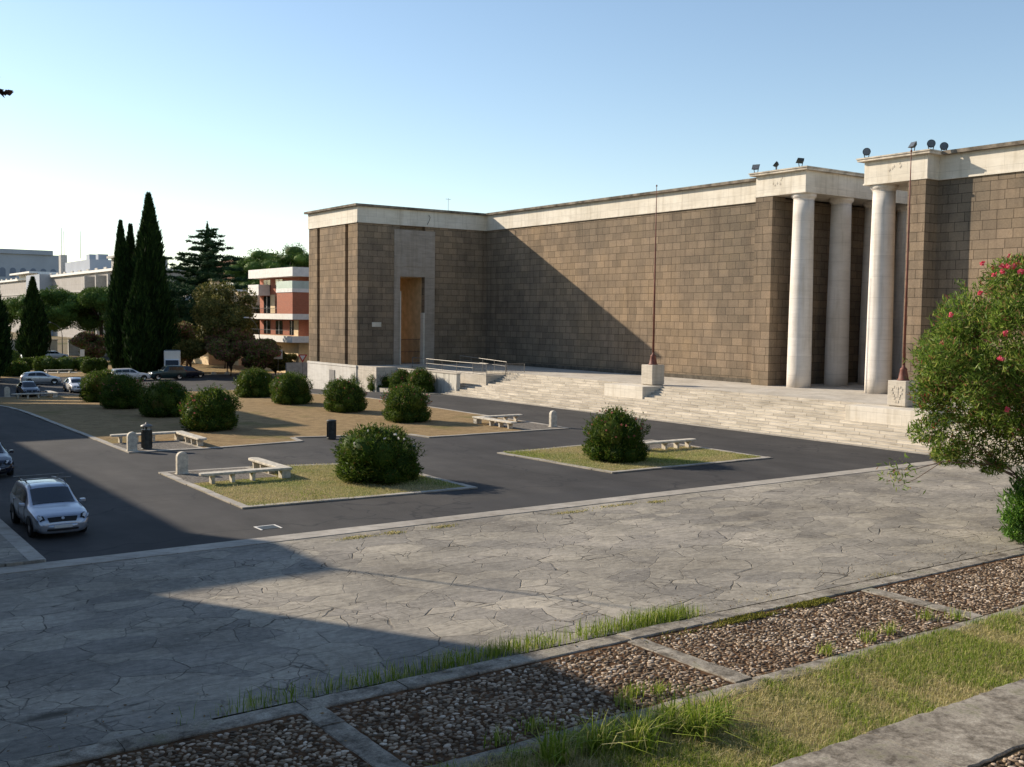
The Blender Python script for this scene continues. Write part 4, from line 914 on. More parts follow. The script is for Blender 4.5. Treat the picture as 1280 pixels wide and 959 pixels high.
# ------------------------------------------------------------------ cars
def catmull(ts, xs, t):
    return np.interp(t, ts, xs)
class CarShape:
    def __init__(s, L, W, H, kind):
        s.L, s.W, s.H, s.kind = L, W, H, kind; h = L/2
        # stations from rear to front (fraction of length), centre top z, belt z, half width belt, half width roof, bottom z
        if kind == 'wagon':
            st = [(-1.0, .62, .60, .70, .54, .42), (-.985, .98, .90, .84, .66, .26), (-.95, 1.22, .95, .92, .70, .22), (-.89, 1.41, .95, .95, .72, .20), (-.6, 1.46, .94, .99, .75, .2), (-.1, 1.48, .92, 1.0, .76, .2), (.02, 1.45, .91, 1.0, .76, .2), (.10, 1.37, .90, 1.0, .76, .2),
                  (.44, .97, .88, .99, .84, .2), (.48, .94, .87, .99, .86, .2), (.70, .88, .82, .98, .86, .2), (.88, .80, .75, .95, .82, .2), (.94, .75, .70, .92, .78, .2), (.98, .64, .61, .86, .72, .22), (1.0, .50, .48, .78, .62, .28)]
        elif kind == 'hatch':
            st = [(-1.0, .60, .58, .64, .46, .42), (-.98, .94, .88, .80, .58, .26), (-.92, 1.10, .96, .90, .58, .22), (-.76, 1.36, .97, .95, .60, .20), (-.4, 1.46, .96, .99, .66, .2), (-.05, 1.48, .94, 1.0, .67, .2), (.10, 1.42, .93, 1.0, .66, .2), (.2, 1.32, .92, 1.0, .66, .2),
                  (.48, .98, .90, .98, .74, .2), (.52, .95, .88, .98, .78, .2), (.74, .87, .80, .95, .76, .2), (.92, .75, .69, .88, .66, .2), (.97, .66, .60, .80, .56, .22), (1.0, .48, .46, .66, .44, .30)]
        else:  # suv
            st = [(-1.0, .70, .66, .74, .56, .45), (-.985, 1.15, 1.05, .88, .66, .34), (-.96, 1.55, 1.12, .92, .68, .30), (-.9, 1.68, 1.14, .96, .72, .28), (-.4, 1.74, 1.12, 1.0, .74, .28), (.0, 1.74, 1.10, 1.0, .74, .28), (.12, 1.66, 1.1, 1.0, .73, .28),
                  (.34, 1.14, 1.06, .98, .80, .28), (.38, 1.10, 1.04, .98, .82, .28), (.80, 1.03, .97, .95, .80, .28), (.95, .94, .88, .90, .72, .3), (1.0, .62, .60, .74, .56, .4)]
        st = np.array(st); k = {'wagon': 1.48, 'hatch': 1.48, 'suv': 1.74}[kind]; s.st = st; s.u = st[:, 0]; s.fz = H/k; s.h = h
    def sec(s, u):
        g = [np.interp(u, s.u, s.st[:, i]) for i in range(1, 6)]; top, belt, wb, wr, bot = g; f = s.fz; W2 = s.W/2
        bot = bot*.82; top *= f; belt *= f; wb *= W2; wr *= W2
        edge = top-.05 if top-belt > .12 else top-.02
        return [(0, bot*f), (wb*.78, bot*f), (wb*.93, (bot+.10)*f), (wb*1.0, (bot*f+belt)*.55), (wb*.985, belt-.03), (wb*.955, belt), (wr*1.03, edge-.04), (wr*.96, edge+.005), (wr*.6, top-.008), (0, top)]
    def P(s, u, v, side=1, off=0):
        c = np.array(s.sec(u)); i = min(len(c)-2, max(0, int(v))); t = v-i; p = c[i]*(1-t)+c[i+1]*t
        if off:
            e = 1e-2
            a = np.array(s.P(u+e, v, side)); b = np.array(s.P(u-e, v, side)); c1 = np.array(s.P(u, min(v+e, 8.995), side)); c0 = np.array(s.P(u, v-e, side))
            n = np.cross(a-b, c1-c0); n = n/max(1e-9, np.linalg.norm(n)); q = np.array((u*s.h, side*p[0], p[1]))
            cen = np.array((u*s.h*.9, 0, .6*s.H)); n = n if n@(q-cen) > 0 else -n
            return tuple(q+n*off)
        return (u*s.h, side*p[0], p[1])
    def body(s):
        us = sorted(set(list(s.u)+[(a*(1-t)+b*t) for a, b in zip(s.u[:-1], s.u[1:]) for t in (.33, .66)])); m = 10
        V = []; F = []
        for u in us:
            c = s.sec(u); ring = [(u*s.h, y, z) for y, z in c]+[(u*s.h, -y, z) for y, z in c[-2:0:-1]]; V += ring
        k = len(ring)
        for i in range(len(us)-1):
            for j in range(k): F.append((i*k+j, i*k+(j+1) % k, (i+1)*k+(j+1) % k, (i+1)*k+j))
        F.append(tuple(range(k-1, -1, -1))); F.append(tuple((len(us)-1)*k+j for j in range(k)))
        return V, F
    def patch(s, mb, u0, u1, v0, v1, side=1, off=.012, nu=8, nv=5, full=False, skew=0.0, skew0=0.0):
        """surface patch, u0/u1 at v0, shifted by skew at v1; full: mirror across the centre line"""
        V = []; F = []
        cols = []
        for j in range(nv+1):
            v = v0+(v1-v0)*j/nv; t = j/nv; row = []
            for i in range(nu+1): u = (u0+skew0*t)+((u1+skew*t)-(u0+skew0*t))*i/nu; row.append(s.P(u, v, side, off))
            V += row
        for j in range(nv):
            for i in range(nu): a = j*(nu+1)+i; F.append((a, a+1, a+nu+2, a+nu+1))
        mb.add(V, F)
def make_car(name, L, W, H, kind, paint, label, cat, loc, rz, group='parked cars', rack=False, detail=True):
    r = empty(name, loc, rz); tag(r, label, cat, group); cs = CarShape(L, W, H, kind)
    mb = MB(); V, F = cs.body(); mb.add(V, F); b = mb.build('body', paint, r, True)
    if detail:
        sb = b.modifiers.new('edge', 'SUBSURF'); sb.levels = 1; sb.render_levels = 1
    u_w0, u_w1 = {'wagon': (.07, .445), 'hatch': (.19, .485), 'suv': (.12, .33)}[kind]
    mb = MB(); cs.patch(mb, u_w0+.02, u_w1-.015, 7.2, 9.0, 1, .014); cs.patch(mb, u_w0+.02, u_w1-.015, 7.2, 9.0, -1, .014); mb.build('windscreen', M['carglass'], r, True)
    rb = {'wagon': (-.955, -.905), 'hatch': (-.91, -.775), 'suv': (-.975, -.925)}[kind]
    mb = MB(); cs.patch(mb, rb[0], rb[1], 7.2, 8.99, 1, .014); cs.patch(mb, rb[0], rb[1], 7.2, 8.99, -1, .014); mb.build('rear_window', M['carglass'], r, True)
    splits = {'wagon': [(-.86, -.52), (-.50, -.12), (-.10, .27)], 'hatch': [(-.66, -.28), (-.26, .30)], 'suv': [(-.88, -.52), (-.50, -.14), (-.12, .20)]}[kind]
    for side in (1, -1):
        for i, (a, c) in enumerate(splits):
            last = i == len(splits)-1; first = i == 0
            mb = MB(); cs.patch(mb, a, c, 5.12, 5.9, side, .014, skew=(-.14 if last else 0), skew0=(.06 if first else 0)); mb.build('side_window', M['carglass'], r, True)
        for i, ux in enumerate((-.51, -.11, .30)):
            if not detail: continue
            pts = [cs.P(ux, v, side, .004) for v in (2.6, 3.2, 3.8, 4.4, 5.0)]; mb = MB(); mb.tube(pts, .006, 4); mb.build('door_seam', M['black'], r)
        if detail:
            for ux in (-.42, -.02): mb = MB(); p = cs.P(ux, 4.2, side, .02); mb.box(p[0]-.09, p[0]+.09, p[1]-.015, p[1]+.015, p[2]-.015, p[2]+.02); mb.build('door_handle', paint, r, bevel=.008)
        p = cs.P(.33 if kind != 'hatch' else .36, 5.0, side, .0); mb = MB(); mb.box(p[0]-.07, p[0]+.06, p[1]+side*.02, p[1]+side*.20, p[2]+.0, p[2]+.12); mb.build('wing_mirror', paint, r, bevel=.03)
    # lamps, grille, bumper, plate
    for side in (1, -1):
        mb = MB(); cs.patch(mb, .900, .978, 4.3, 7.35, side, .026, 6, 8); hl_ = mb.build('headlight', M['black'], r, True); mb = MB(); cs.patch(mb, .910, .968, 4.6, 7.1, side, .034, 6, 8); mb.build('lamp_glass', M['lens'], hl_, True)
        mb = MB(); cs.patch(mb, -.99, -.955, 3.8, 5.2, side, .014, 4, 4); mb.build('tail_light', M['redpaint'], r, True)
    zf = cs.P(.975, 8.9)[2]; h = cs.h
    mb = MB(); cs.patch(mb, .958, .992, 7.75, 9.0, 1, .02, 4, 4); cs.patch(mb, .958, .992, 7.75, 9.0, -1, .02, 4, 4); mb.build('grille', M['black'], r)
    if detail:
        p = cs.P(.975, 8.99, 1, .03); mb = MB(); mb.lathe((0, 0, 0), [(.05, 0), (.045, .012)], 14); o = mb.build('badge', M['chrome'], r); o.location = p; o.rotation_euler = (0, R_(60), 0)
        # bumper
        mb = MB(); n = 16; V = []; F = []
        for i in range(n+1):
            t = -1+2*i/n; y = t*W*.47; x = h*(1.0)-.32*abs(t)**3.2-.0
            for dx, z in ((-.25, .24), (.0, .26), (.045, .36), (.04, .47), (-.06, .52)): V.append((x+dx, y, z*cs.fz))
        for i in range(n):
            for j in range(4): a = i*5+j; F.append((a, a+1, a+6, a+5))
        mb.add(V, F); mb.build('front_bumper', paint, r, True)
        mb = MB(); V = []; F = []
        for i in range(n+1):
            t = -1+2*i/n; y = t*W*.34; x = h-.32*abs(t*.72)**3.2+.052
            for z in (.28, .345): V.append((x, y, z*cs.fz))
        for i in range(n): a = i*2; F.append((a, a+1, a+3, a+2))
        mb.add(V, F); mb.build('lower_intake', M['black'], r)
    mb = MB(); mb.box(h+.052, h+.062, -.26, .26, .37*cs.fz, .47*cs.fz); mb.build('number_plate', M['plate'], r)
    mb = MB(); mb.box(-h-.02, -h+.02, -.26, .26, .5*cs.fz, .6*cs.fz); mb.build('number_plate', M['plate'], r)
    # wheels
    rw = .31 if kind != 'suv' else .36
    for ux in (-.60, .62):
        for side in (1, -1):
            y = side*(W/2-.11); wh = MB()
            n = 24; prof = [(rw*.62, -.10), (rw*.96, -.10), (rw, -.07), (rw, .07), (rw*.96, .10), (rw*.62, .10)]; V = []; F = []
            for rad, yy_ in prof:
                for k in range(n): a = 6.2832*k/n; V.append((ux*h+rad*math.cos(a), y+yy_, rw+rad*math.sin(a)))
            for j in range(5):
                for k in range(n): F.append((j*n+k, j*n+(k+1) % n, (j+1)*n+(k+1) % n, (j+1)*n+k))
            wh.add(V, F); t_ = wh.build('wheel', M['tyre'], r, False)
            mb = MB(); V = [(ux*h+rw*.60*math.cos(6.2832*k/n), y+side*.085, rw+rw*.60*math.sin(6.2832*k/n)) for k in range(n)]+[(ux*h, y+side*.06, rw)]
            mb.add(V, [(k, (k+1) % n, n) for k in range(n)]); mb.build('rim', M['chrome'], t_)
            mb = MB(); V = [(ux*h+rw*1.16*math.cos(math.pi*k/14), side*(np.interp(ux, cs.u, cs.st[:, 3])*W/2+.004), rw+rw*1.16*math.sin(math.pi*k/14)) for k in range(15)]
            V = [(ux*h+rw*1.16*math.cos(math.pi*k/14), side*(W/2*1.0+.003), rw+rw*1.16*math.sin(math.pi*k/14)) for k in range(15)]+[(ux*h-rw*1.16, side*(W/2-.10), .24), (ux*h+rw*1.16, side*(W/2-.10), .24)]
            mb.add(V, [tuple(range(17))]); mb.build('wheel_arch', M['black'], r)
    if rack:
        for side in (1, -1):
            mb = MB(); mb.tube([cs.P(u, 7.4, side, .05) for u in np.linspace(-.84, .06, 9)], .017, 6); mb.build('roof_rail', M['chrome'], r, True)
        for u in (-.62, -.12):
            z = cs.P(u, 8.9)[2]+.13; mb = MB(); mb.tube([(u*h, -W*.46, z), (u*h, W*.46, z)], .022, 6)
            for sd in (1, -1): mb.tube([(u*h, sd*W*.36, z), (u*h, sd*W*.34, z-.11)], .02, 5)
            mb.build('roof_bar', M['rail'], r)
    return r
silver = mat_paint('silver_paint', (.34, .37, .43), .6, .3); darkp = mat_paint('black_blue_paint', (.012, .015, .03), .2, .25); lightp = mat_paint('pale_silver_paint', (.62, .63, .64), .4, .3)
bluep = mat_paint('dark_blue_green_paint', (.02, .05, .055), .3, .3); whitep = mat_paint('white_car_paint', (.72, .72, .72), 0, .3)
HY = -math.pi/2
make_car('parked_car', 4.3, 1.70, 1.43, 'wagon', silver, 'silver estate car with roof bars parked by the left kerb', 'car', (7.45, 36.7, 0), HY, rack=True)
make_car('parked_car', 4.2, 1.74, 1.46, 'hatch', darkp, 'black car cut off by the left edge, behind the silver estate car', 'car', (7.75, 50.6, 0), HY)
make_car('parked_car', 3.7, 1.62, 1.48, 'hatch', darkp, 'small black car facing the camera behind the far shaded bench', 'car', (20.3, 107.8, gz(0, 107.8)), HY)
make_car('parked_car', 4.0, 1.68, 1.48, 'hatch', whitep, 'white and silver car half hidden by the left row of dark bushes', 'car', (25.6, 112.5, -1), HY)
make_car('parked_car', 4.2, 1.7, 1.44, 'hatch', lightp, 'pale silver hatchback side on, at the left behind the black car', 'car', (25.1, 126.2, -1), 0-.1)
make_car('parked_car', 4.4, 1.75, 1.46, 'wagon', whitep, 'white car side on in front of the big cypress group', 'car', (35.7, 129.4, -1), -.06)
make_car('parked_car', 4.2, 1.8, 1.74, 'suv', bluep, 'dark blue-green off-road car side on, right of the white car', 'car', (39.9, 129.0, -1), math.pi)
make_car('parked_car', 4.0, 1.7, 1.5, 'hatch', darkp, 'dark car behind the off-road car, beside the road', 'car', (43.3, 131.5, -1), .3)
make_car('parked_car', 4.2, 1.75, 1.45, 'wagon', whitep, 'white car far off above the clipped hedges', 'car', (40.6, 193, -1), .2, detail=False)
make_car('parked_car', 4.2, 1.75, 1.45, 'hatch', lightp, 'far grey car left of the hedges, near the round cypress', 'car', (36.5, 188, -1), .3, detail=False)
# delivery van with a tall box
r = empty('box_van', (42.6, 135.5, -1), -1.9); tag(r, 'pale grey box van seen over the roof of the off-road car', 'van', 'parked cars')
mb = MB(); mb.box(-2.9, 1.0, -1.0, 1.0, .6, 3.3); mb.build('cargo_box', lightp, r, bevel=.05)
mb = MB(); mb.add([(1.02, -.9, .4), (2.6, -.9, .4), (2.65, -.9, 1.2), (2.1, -.9, 1.45), (1.7, -.85, 2.2), (1.02, -.85, 2.25), (1.02, .9, .4), (2.6, .9, .4), (2.65, .9, 1.2), (2.1, .9, 1.45), (1.7, .85, 2.2), (1.02, .85, 2.25)],
   [(0,1,2,3,4,5),(11,10,9,8,7,6)]+[(i, (i+1) % 6+0, (i+1) % 6+6, i+6) for i in range(6)]); mb.build('cab', whitep, r, bevel=.05)
mb = MB(); mb.add([(2.10, -.8, 1.5), (2.10, .8, 1.5), (1.76, .78, 2.12), (1.76, -.78, 2.12)], [(0, 1, 2, 3)]); o = mb.build('windscreen', M['carglass'], r); o.location = (.02, 0, .02)
for x in (-1.8, 1.9):
    for s in (1, -1): mb = MB(); mb.tube([(x, s*.75, .38), (x, s*.98, .38)], .38, 16); mb.build('wheel', M['tyre'], r)

# ------------------------------------------------------------------ background vegetation
def cypress(x, y, h, rad, seed, label, zb=-1, lobes=5):
    r = empty('cypress_tree', (x, y, zb)); tag(r, label, 'tree', 'dark cypress trees'); rng = np.random.default_rng(seed)
    n = int(15000*(h/15)); t = rng.random(n)**.8; a = rng.uniform(0, 2*math.pi, n)
    prof = lambda t: np.where(t < .12, .55+.45*t/.12, np.maximum(0.0, 1-((t-.12)/.88)**1.45))**.95
    lob = 1+.17*np.sin(a*3+t*9+seed)+.12*np.sin(a*7-t*23+seed*2)+.08*np.sin(t*60+a*5)+rng.normal(0, .10, n)
    R = rad*prof(t)*lob*(1-.3*rng.random(n)**2)
    P = np.stack([R*np.cos(a), R*np.sin(a), .5+t*(h-.5)], 1); D = unit(np.stack([np.cos(a)*.45, np.sin(a)*.45, np.ones(n)], 1)+rng.normal(0, .2, (n, 3)))
    V, F = leaf_quads(P, D, rng.uniform(.5, 1.1, n)*(.6+.5*rad/2), rng.uniform(.12, .26, n), rng)
    # inner mass
    K = 16; J = 12; vs = []; fs = []
    for j in range(J+1):
        tt = j/J*.97; rr = float(rad*prof(np.array([tt]))[0]*.74)
        for k in range(K): aa = 6.2832*k/K; q = rr*(1+.16*math.sin(aa*3+tt*9+seed)); vs.append((q*math.cos(aa), q*math.sin(aa), .5+tt*(h-.5)))
    for j in range(J):
        for k in range(K): fs.append((j*K+k, j*K+(k+1) % K, (j+1)*K+(k+1) % K, (j+1)*K+k))
    V, F = join([(V, F), (np.array(vs), np.array(fs))]); np_mesh('crown', V, F, L_cyp, r)
    trunk('trunk', [(0, 0, -.2), (0, 0, 1.5)], [.28, .2], r); return r
cypress(41.4, 141, 23.2, 2.9, 1, 'tallest dark cypress, right-hand one of the close group')
cypress(38.1, 142, 19.6, 1.7, 2, 'slender cypress at the left of the close group')
cypress(39.9, 144, 19.4, 1.7, 3, 'middle cypress rising between its two taller neighbours in the close group')
cypress(39.3, 138, 14.5, 1.9, 7, 'shorter cypress in front of the close group')
cypress(35.6, 184, 13.3, 2.1, 4, 'single rounded cypress in front of the umbrella pine')
cypress(21.3, 134, 14.4, 1.9, 5, 'dark cypress at the left edge of the view')
cypress(21.3, 139, 3.2, 1.3, 6, 'low dark conifer at the foot of the left-edge cypress')

for i_, (x_, y_, h_) in enumerate(((6.0, 117, 15.5), (9.0, 122, 16), (12.0, 127.5, 15), (3.0, 112.5, 15), (14.5, 133, 12.5))):  # unseen trees, added beyond the frame to shade the far lawn
    cypress(x_, y_, h_, 3.1, 60+i_, ('first', 'second', 'third', 'fourth', 'fifth')[i_]+' of the unseen cypresses added outside the left edge to shade the far lawn')
def pine(x, y, h, rad, seed, label, zb=-1, n=17000, ntr=1, spread=1.0, thick=.35):
    r = empty('umbrella_pine', (x, y, zb)); tag(r, label, 'tree', 'umbrella pines'); rng = np.random.default_rng(seed); cl = []
    for k in range(60):
        a = rng.uniform(0, 6.283); q = rad*math.sqrt(rng.random())*.9; zz = h*(.84-.26*(q/rad)**2)-abs(rng.normal(0, .17))*h
        s = rad*rng.uniform(.15, .27); cl.append(((math.cos(a)*q, math.sin(a)*q, zz), (s, s, s*.62)))
    crown('crown', seed, cl, int(n*2.2), .42, .13, L_pine, r, core=.72, up=.8, depth=.35, amp=.35)
    limbs = []
    for k in range(9):
        a = rng.uniform(0, 6.283); q = rad*rng.uniform(.4, .75); limbs.append(([(0, 0, h*.42), (math.cos(a)*q*.45, math.sin(a)*q*.45, h*.58), (math.cos(a)*q, math.sin(a)*q, h*.72)], [.28, .18, .08]))
    trunk('trunk', [(0, 0, -.3), (.2, 0, h*.2), (0, .1, h*.42), (0, 0, h*.6)], [.42, .36, .32, .2], r, limbs); return r
pine(51.0, 204, 15.2, 9.5, 11, 'umbrella pine with a broad crown just left of the tall cypress group', n=22000)
pine(43.0, 209, 14.2, 9.0, 12, 'umbrella pine whose crown shows on both sides of the round cypress', n=20000)
pine(82.0, 195, 25.0, 10.5, 13, 'umbrella pine behind the red brick apartment house', n=14000)
pine(76.5, 185, 20.0, 5.5, 17, 'smaller pine crown left of the red brick apartment house roof', n=7000)

# cedar with layered branches
r = empty('cedar_tree', (61.0, 175, -1)); tag(r, 'tall blue-green cedar with tiered branches and pointed top', 'tree'); rng = np.random.default_rng(21); cl = []; H_ = 23.0
for k in range(74):
    t = (k+rng.uniform(-.4, .4))/74; t = max(0, t); a = k*2.4+rng.uniform(-.4, .4); R0 = min(13.0, 20.0*(1-t)**1.0+.9)*rng.uniform(.62, 1.08); z0 = 3.2+(H_-4.0)*t
    nb = max(2, int(R0/.9))
    for j in range(nb):
        q = R0*(j+1)/nb; s = (.55+.75*(1-t))*rng.uniform(.8, 1.2)*(1.15-.45*j/nb); aa = a+rng.normal(0, .10)
        cl.append(((math.cos(aa)*q, math.sin(aa)*q, z0+.10*q+rng.normal(0, .15)), (s*1.15, s*1.15, s*.42)))
for k in range(8): cl.append(((0, 0, H_-3+k*.42), (.85-.1*k, .85-.1*k, .42)))
for k in range(12): cl.append(((0, 0, 3+1.35*k), (6.6-.50*k, 6.6-.50*k, 1.5)))
crown('crown', 22, cl, 95000, .55, .13, L_cedar, r, core=.7, up=.1, depth=.5, amp=.35)
trunk('trunk', [(0, 0, -.3), (0, 0, 10), (0, 0, 18), (0, 0, H_)], [.6, .45, .25, .06], r)
def broadleaf(x, y, h, rad, seed, mat, label, name='tree', zb=-1, trunk_h=.3, n=9000, rz_=.42, stems=1, leaf=.34, grp='roadside trees', core=.5):
    r = empty(name, (x, y, zb)); tag(r, label, 'tree', grp); rng = np.random.default_rng(seed); cl = []
    zc = h*(trunk_h+(1-trunk_h)/2); rz = h*(1-trunk_h)/2
    for k in range(26):
        d = unit(rng.normal(size=(1, 3)))[0]; q = rng.uniform(.35, .85); s = rad*rng.uniform(.26, .42); cl.append(((d[0]*rad*q, d[1]*rad*q, zc+d[2]*rz*q), (s, s, s*.8*rz/rad if rz < rad else s*.9)))
    crown('crown', seed, cl, int(n*1.7), leaf, leaf*.55, mat, r, core=core, up=.2, depth=.5, amp=.35)
    limbs = [([(0, 0, h*trunk_h*.7), (math.cos(a)*rad*.3, math.sin(a)*rad*.3, h*(trunk_h+.15)), (math.cos(a)*rad*.6, math.sin(a)*rad*.6, h*(trunk_h+.4))], [.1, .07, .03]) for a in np.arange(0, 6.2, 1.0)]
    trunk('trunk', [(0, 0, -.2), (.1, 0, h*trunk_h*.6), (0, 0, h*(trunk_h+.25))], [.2, .16, .1], r, limbs); return r
broadleaf(50.3, 137, 12.3, 4.6, 31, L_plane, 'tall olive-brown plane tree left of the red brick apartment house', 'plane_tree', n=13000, trunk_h=.22)
broadleaf(49.5, 133.5, 7.0, 3.2, 32, L_plum, 'purple-leaved plum tree in front of the tall plane tree', 'plum_tree', trunk_h=.22)
broadleaf(53.0, 131.5, 5.0, 3.2, 33, L_plum, 'low spreading plum tree under the white apartment balconies', 'plum_tree', trunk_h=.2)
broadleaf(47.0, 146, 7.0, 3.2, 34, L_plum, 'purple-brown plum tree right of the tall cypress group', 'plum_tree', trunk_h=.15)
broadleaf(46.0, 139, 4.8, 2.6, 35, L_plane, 'small umbrella-shaped tree right of the box van', 'small_tree', trunk_h=.4)
broadleaf(56.0, 134.5, 3.4, 2.6, 36, L_plane, 'low green tree behind the round road sign', 'small_tree', trunk_h=.15)
broadleaf(55.5, 152, 8.5, 5.0, 37, L_plane, 'dark bushy tree hiding the ground floor of the awning house', 'small_tree', n=9000)
broadleaf(52.5, 160, 13.5, 6.0, 38, L_cedar, 'dark evergreen between the cypress group and the awning house', 'evergreen_tree', n=9000)
broadleaf(64.0, 186, 15, 7, 44, L_cedar, 'dark evergreen crown low behind the cedar', 'evergreen_tree', n=9000)
broadleaf(50.0, 172, 14, 6.5, 39, L_cedar, 'dark evergreen crown behind the tall cypress group', 'evergreen_tree', n=9000)
broadleaf(43.0, 177, 5.5, 3.4, 40, L_plum, 'reddish low tree at the foot of the umbrella pine', 'plum_tree', trunk_h=.1)
broadleaf(66, 160, 10, 6, 42, L_plane, 'dark tree mass behind the brick apartment house corner', 'small_tree', n=8000)
def hedge(x, y, sx, sy, h, seed, label, mat=L_hedge, zb=-1):
    r = empty('hedge', (x, y, zb)); tag(r, label, 'hedge'); n = max(3, int(sx/1.0)); cl = [((sx*(i/(n-1)-.5)*1.5, 0, h*.48), (sx/n*1.15+.35, sy, h*.52)) for i in range(n)]
    crown('foliage', seed, cl, 3800, .26, .12, mat, r, core=.84, depth=.2, zmin=0.02); mb = MB(); mb.tube([(0, 0, 0), (0, 0, h*.6)], .06, 5); mb.build('stems', M['bark'], r)
hedge(33.6, 153, 3.0, 1.2, 1.9, 51, 'long clipped bright green hedge left of the cypress group')
hedge(30.8, 153.5, .8, 1.0, 1.8, 52, 'clipped round hedge bush left of the long hedge')
hedge(29.6, 158, .8, 1.0, 1.7, 53, 'smallest clipped bush, leftmost beside the long hedge')
hedge(35.6, 146, 1.2, 1.2, 2.0, 54, 'bright green bush directly left of the cypress group')
hedge(25.2, 142.5, 1.2, 1.2, 1.9, 55, 'dark green bush behind the pale silver hatchback', L_oleander)
hedge(28.3, 167, 1.6, 1.4, 2.4, 56, 'olive round bush near the left cypress')
hedge(26.6, 170, 1.2, 1.2, 2.4, 57, 'pale green bush next to the light pole at the far left')
# dry verge across the street, stone blocks
for x0, x1, y0, y1 in ((-60, 44.5, 139, 182), (45.5, 120, 137.1, 182)):
    sheet('verge', [x0, x1], [y0, y1], .04, M['lawn'])
sheet('verge_path', [24, 34], [147.5, 149.5], .05, M['kerb'])
kerb_path('street_kerb', [(-60, 137.2), (44.5, 137.2)], .35, closed=False); kerb_path('street_kerb', [(45.2, 136.9), (120, 136.9)], .35, closed=False)
r = empty('far_bench', (31.5, 147.5, -1)); r.name = 'stone_bench'; tag(r, 'low pale stone bench in front of the clipped hedges', 'bench')
mb = MB(); mb.box(-1.7, 1.7, -.25, .25, .38, .5); mb.build('seat', M['stone'], r, bevel=.03)
for x in (-1.4, 0, 1.4): mb = MB(); mb.box(x-.1, x+.1, -.2, .2, 0, .378); mb.build('leg', M['stone'], r)
RL = ['leftmost of the rough stones on the verge, nearest the small umbrella-shaped tree', 'second rough stone from the left on the verge', 'third rough stone from the left on the verge under the plum trees', 'rightmost rough stone on the verge, nearest the round road sign']
for i, (x, y) in enumerate(((46.9, 136.6), (48.6, 136.2), (50.3, 135.6), (51.9, 135.0))):
    r = empty('boulder', (x, y+1, -1)); tag(r, RL[i], 'stone', 'rough stones on the verge')
    rng = np.random.default_rng(i); V, F = icos(rng, (0, 0, .12), (.35, .3, .28), 1, .3, 10, 7); np_mesh('rock', V, F, M['stone'], r)

# ------------------------------------------------------------------ signs and lamps
def round_disc(mb, y, z, ra, rb, n=24):
    V = [(ra*math.cos(6.2832*k/n), y, z+ra*math.sin(6.2832*k/n)) for k in range(n)]
    if rb: V += [(rb*math.cos(6.2832*k/n), y, z+rb*math.sin(6.2832*k/n)) for k in range(n)]; mb.add(V, [(k, (k+1) % n, n+(k+1) % n, n+k) for k in range(n)])
    else: mb.add(V, [tuple(range(n))])
r = empty('road_sign', (54.9, 130.8, -1), -.45); tag(r, 'square white road sign with a red ring on a thin post', 'road sign')
mb = MB(); mb.tube([(0, .05, 0), (0, .05, 3.5)], .035, 6); mb.build('post', M['rail'], r)
mb = MB(); mb.box(-.56, .56, -.02, .02, 2.25, 3.5); mb.build('panel', M['white'], r)
mb = MB(); round_disc(mb, -.026, 2.95, .40, .27); mb.build('red_ring', M['redpaint'], r); mb = MB(); round_disc(mb, -.025, 2.95, .26, 0); mb.build('ring_centre', simple('sign_pale', (.55, .5, .55), .6, .1), r)
r = empty('road_sign', (56.6, 126.9, -1), -.45); tag(r, 'triangular give-way sign at the museum corner', 'road sign')
mb = MB(); mb.tube([(0, .05, 0), (0, .05, 2.7)], .035, 6); mb.build('post', M['rail'], r)
mb = MB(); mb.add([(-.6, -.01, 2.95), (.6, -.01, 2.95), (0, -.01, 1.9)], [(0, 1, 2)]); mb.build('red_triangle', M['redpaint'], r)
mb = MB(); mb.add([(-.36, -.02, 2.82), (.36, -.02, 2.82), (0, -.02, 2.2)], [(0, 1, 2)]); mb.build('white_centre', M['white'], r)
r = empty('road_sign', (37.4, 160, -1), -.3); tag(r, 'small blank white sign on a post beside the clipped hedges', 'road sign')
mb = MB(); mb.tube([(0, .05, 0), (0, .05, 2.7)], .035, 6); mb.build('post', M['rail'], r); mb = MB(); mb.box(-.3, .3, -.02, .02, 1.7, 2.7); mb.build('panel', M['white'], r)
def lamp(x, y, h, reach, label, rz=0):
    r = empty('street_lamp', (x, y, -1), rz); tag(r, label, 'street lamp', 'street lamps with curved arms')
    pts = [(0, 0, 0), (0, 0, h*.62)]+[(-reach*(1-math.cos(a)), 0, h*.62+h*.38*math.sin(a)) for a in np.linspace(.2, 1.45, 7)]
    mb = MB(); mb.tube(pts, [.09, .07]+[.05]*7, 7); mb.build('pole', M['rail'], r, True)
    mb = MB(); p = pts[-1]; mb.box(p[0]-.75, p[0]+.05, -.14, .14, p[2]-.06, p[2]+.10); mb.build('lamp_head', M['lens'], r, bevel=.05)
lamp(53.0, 132.4, 7.6, 2.7, 'street lamp with a curved arm in front of the plum trees', .55)
lamp(43.4, 200, 6.2, 2.7, 'far street lamp with a curved arm before the umbrella pine trunks', .4)
r = empty('light_pole', (27.2, 168, -1)); tag(r, 'plain pale pole standing beside the left-edge cypress', 'pole')
mb = MB(); mb.tube([(0, 0, 0), (0, 0, 7)], .08, 7); mb.build('shaft', M['rail'], r); mb = MB(); mb.lathe((0, 0, 7.0), [(.15, 0), (.18, .1), (.05, .3)], 10); mb.build('cap', M['rail'], r)

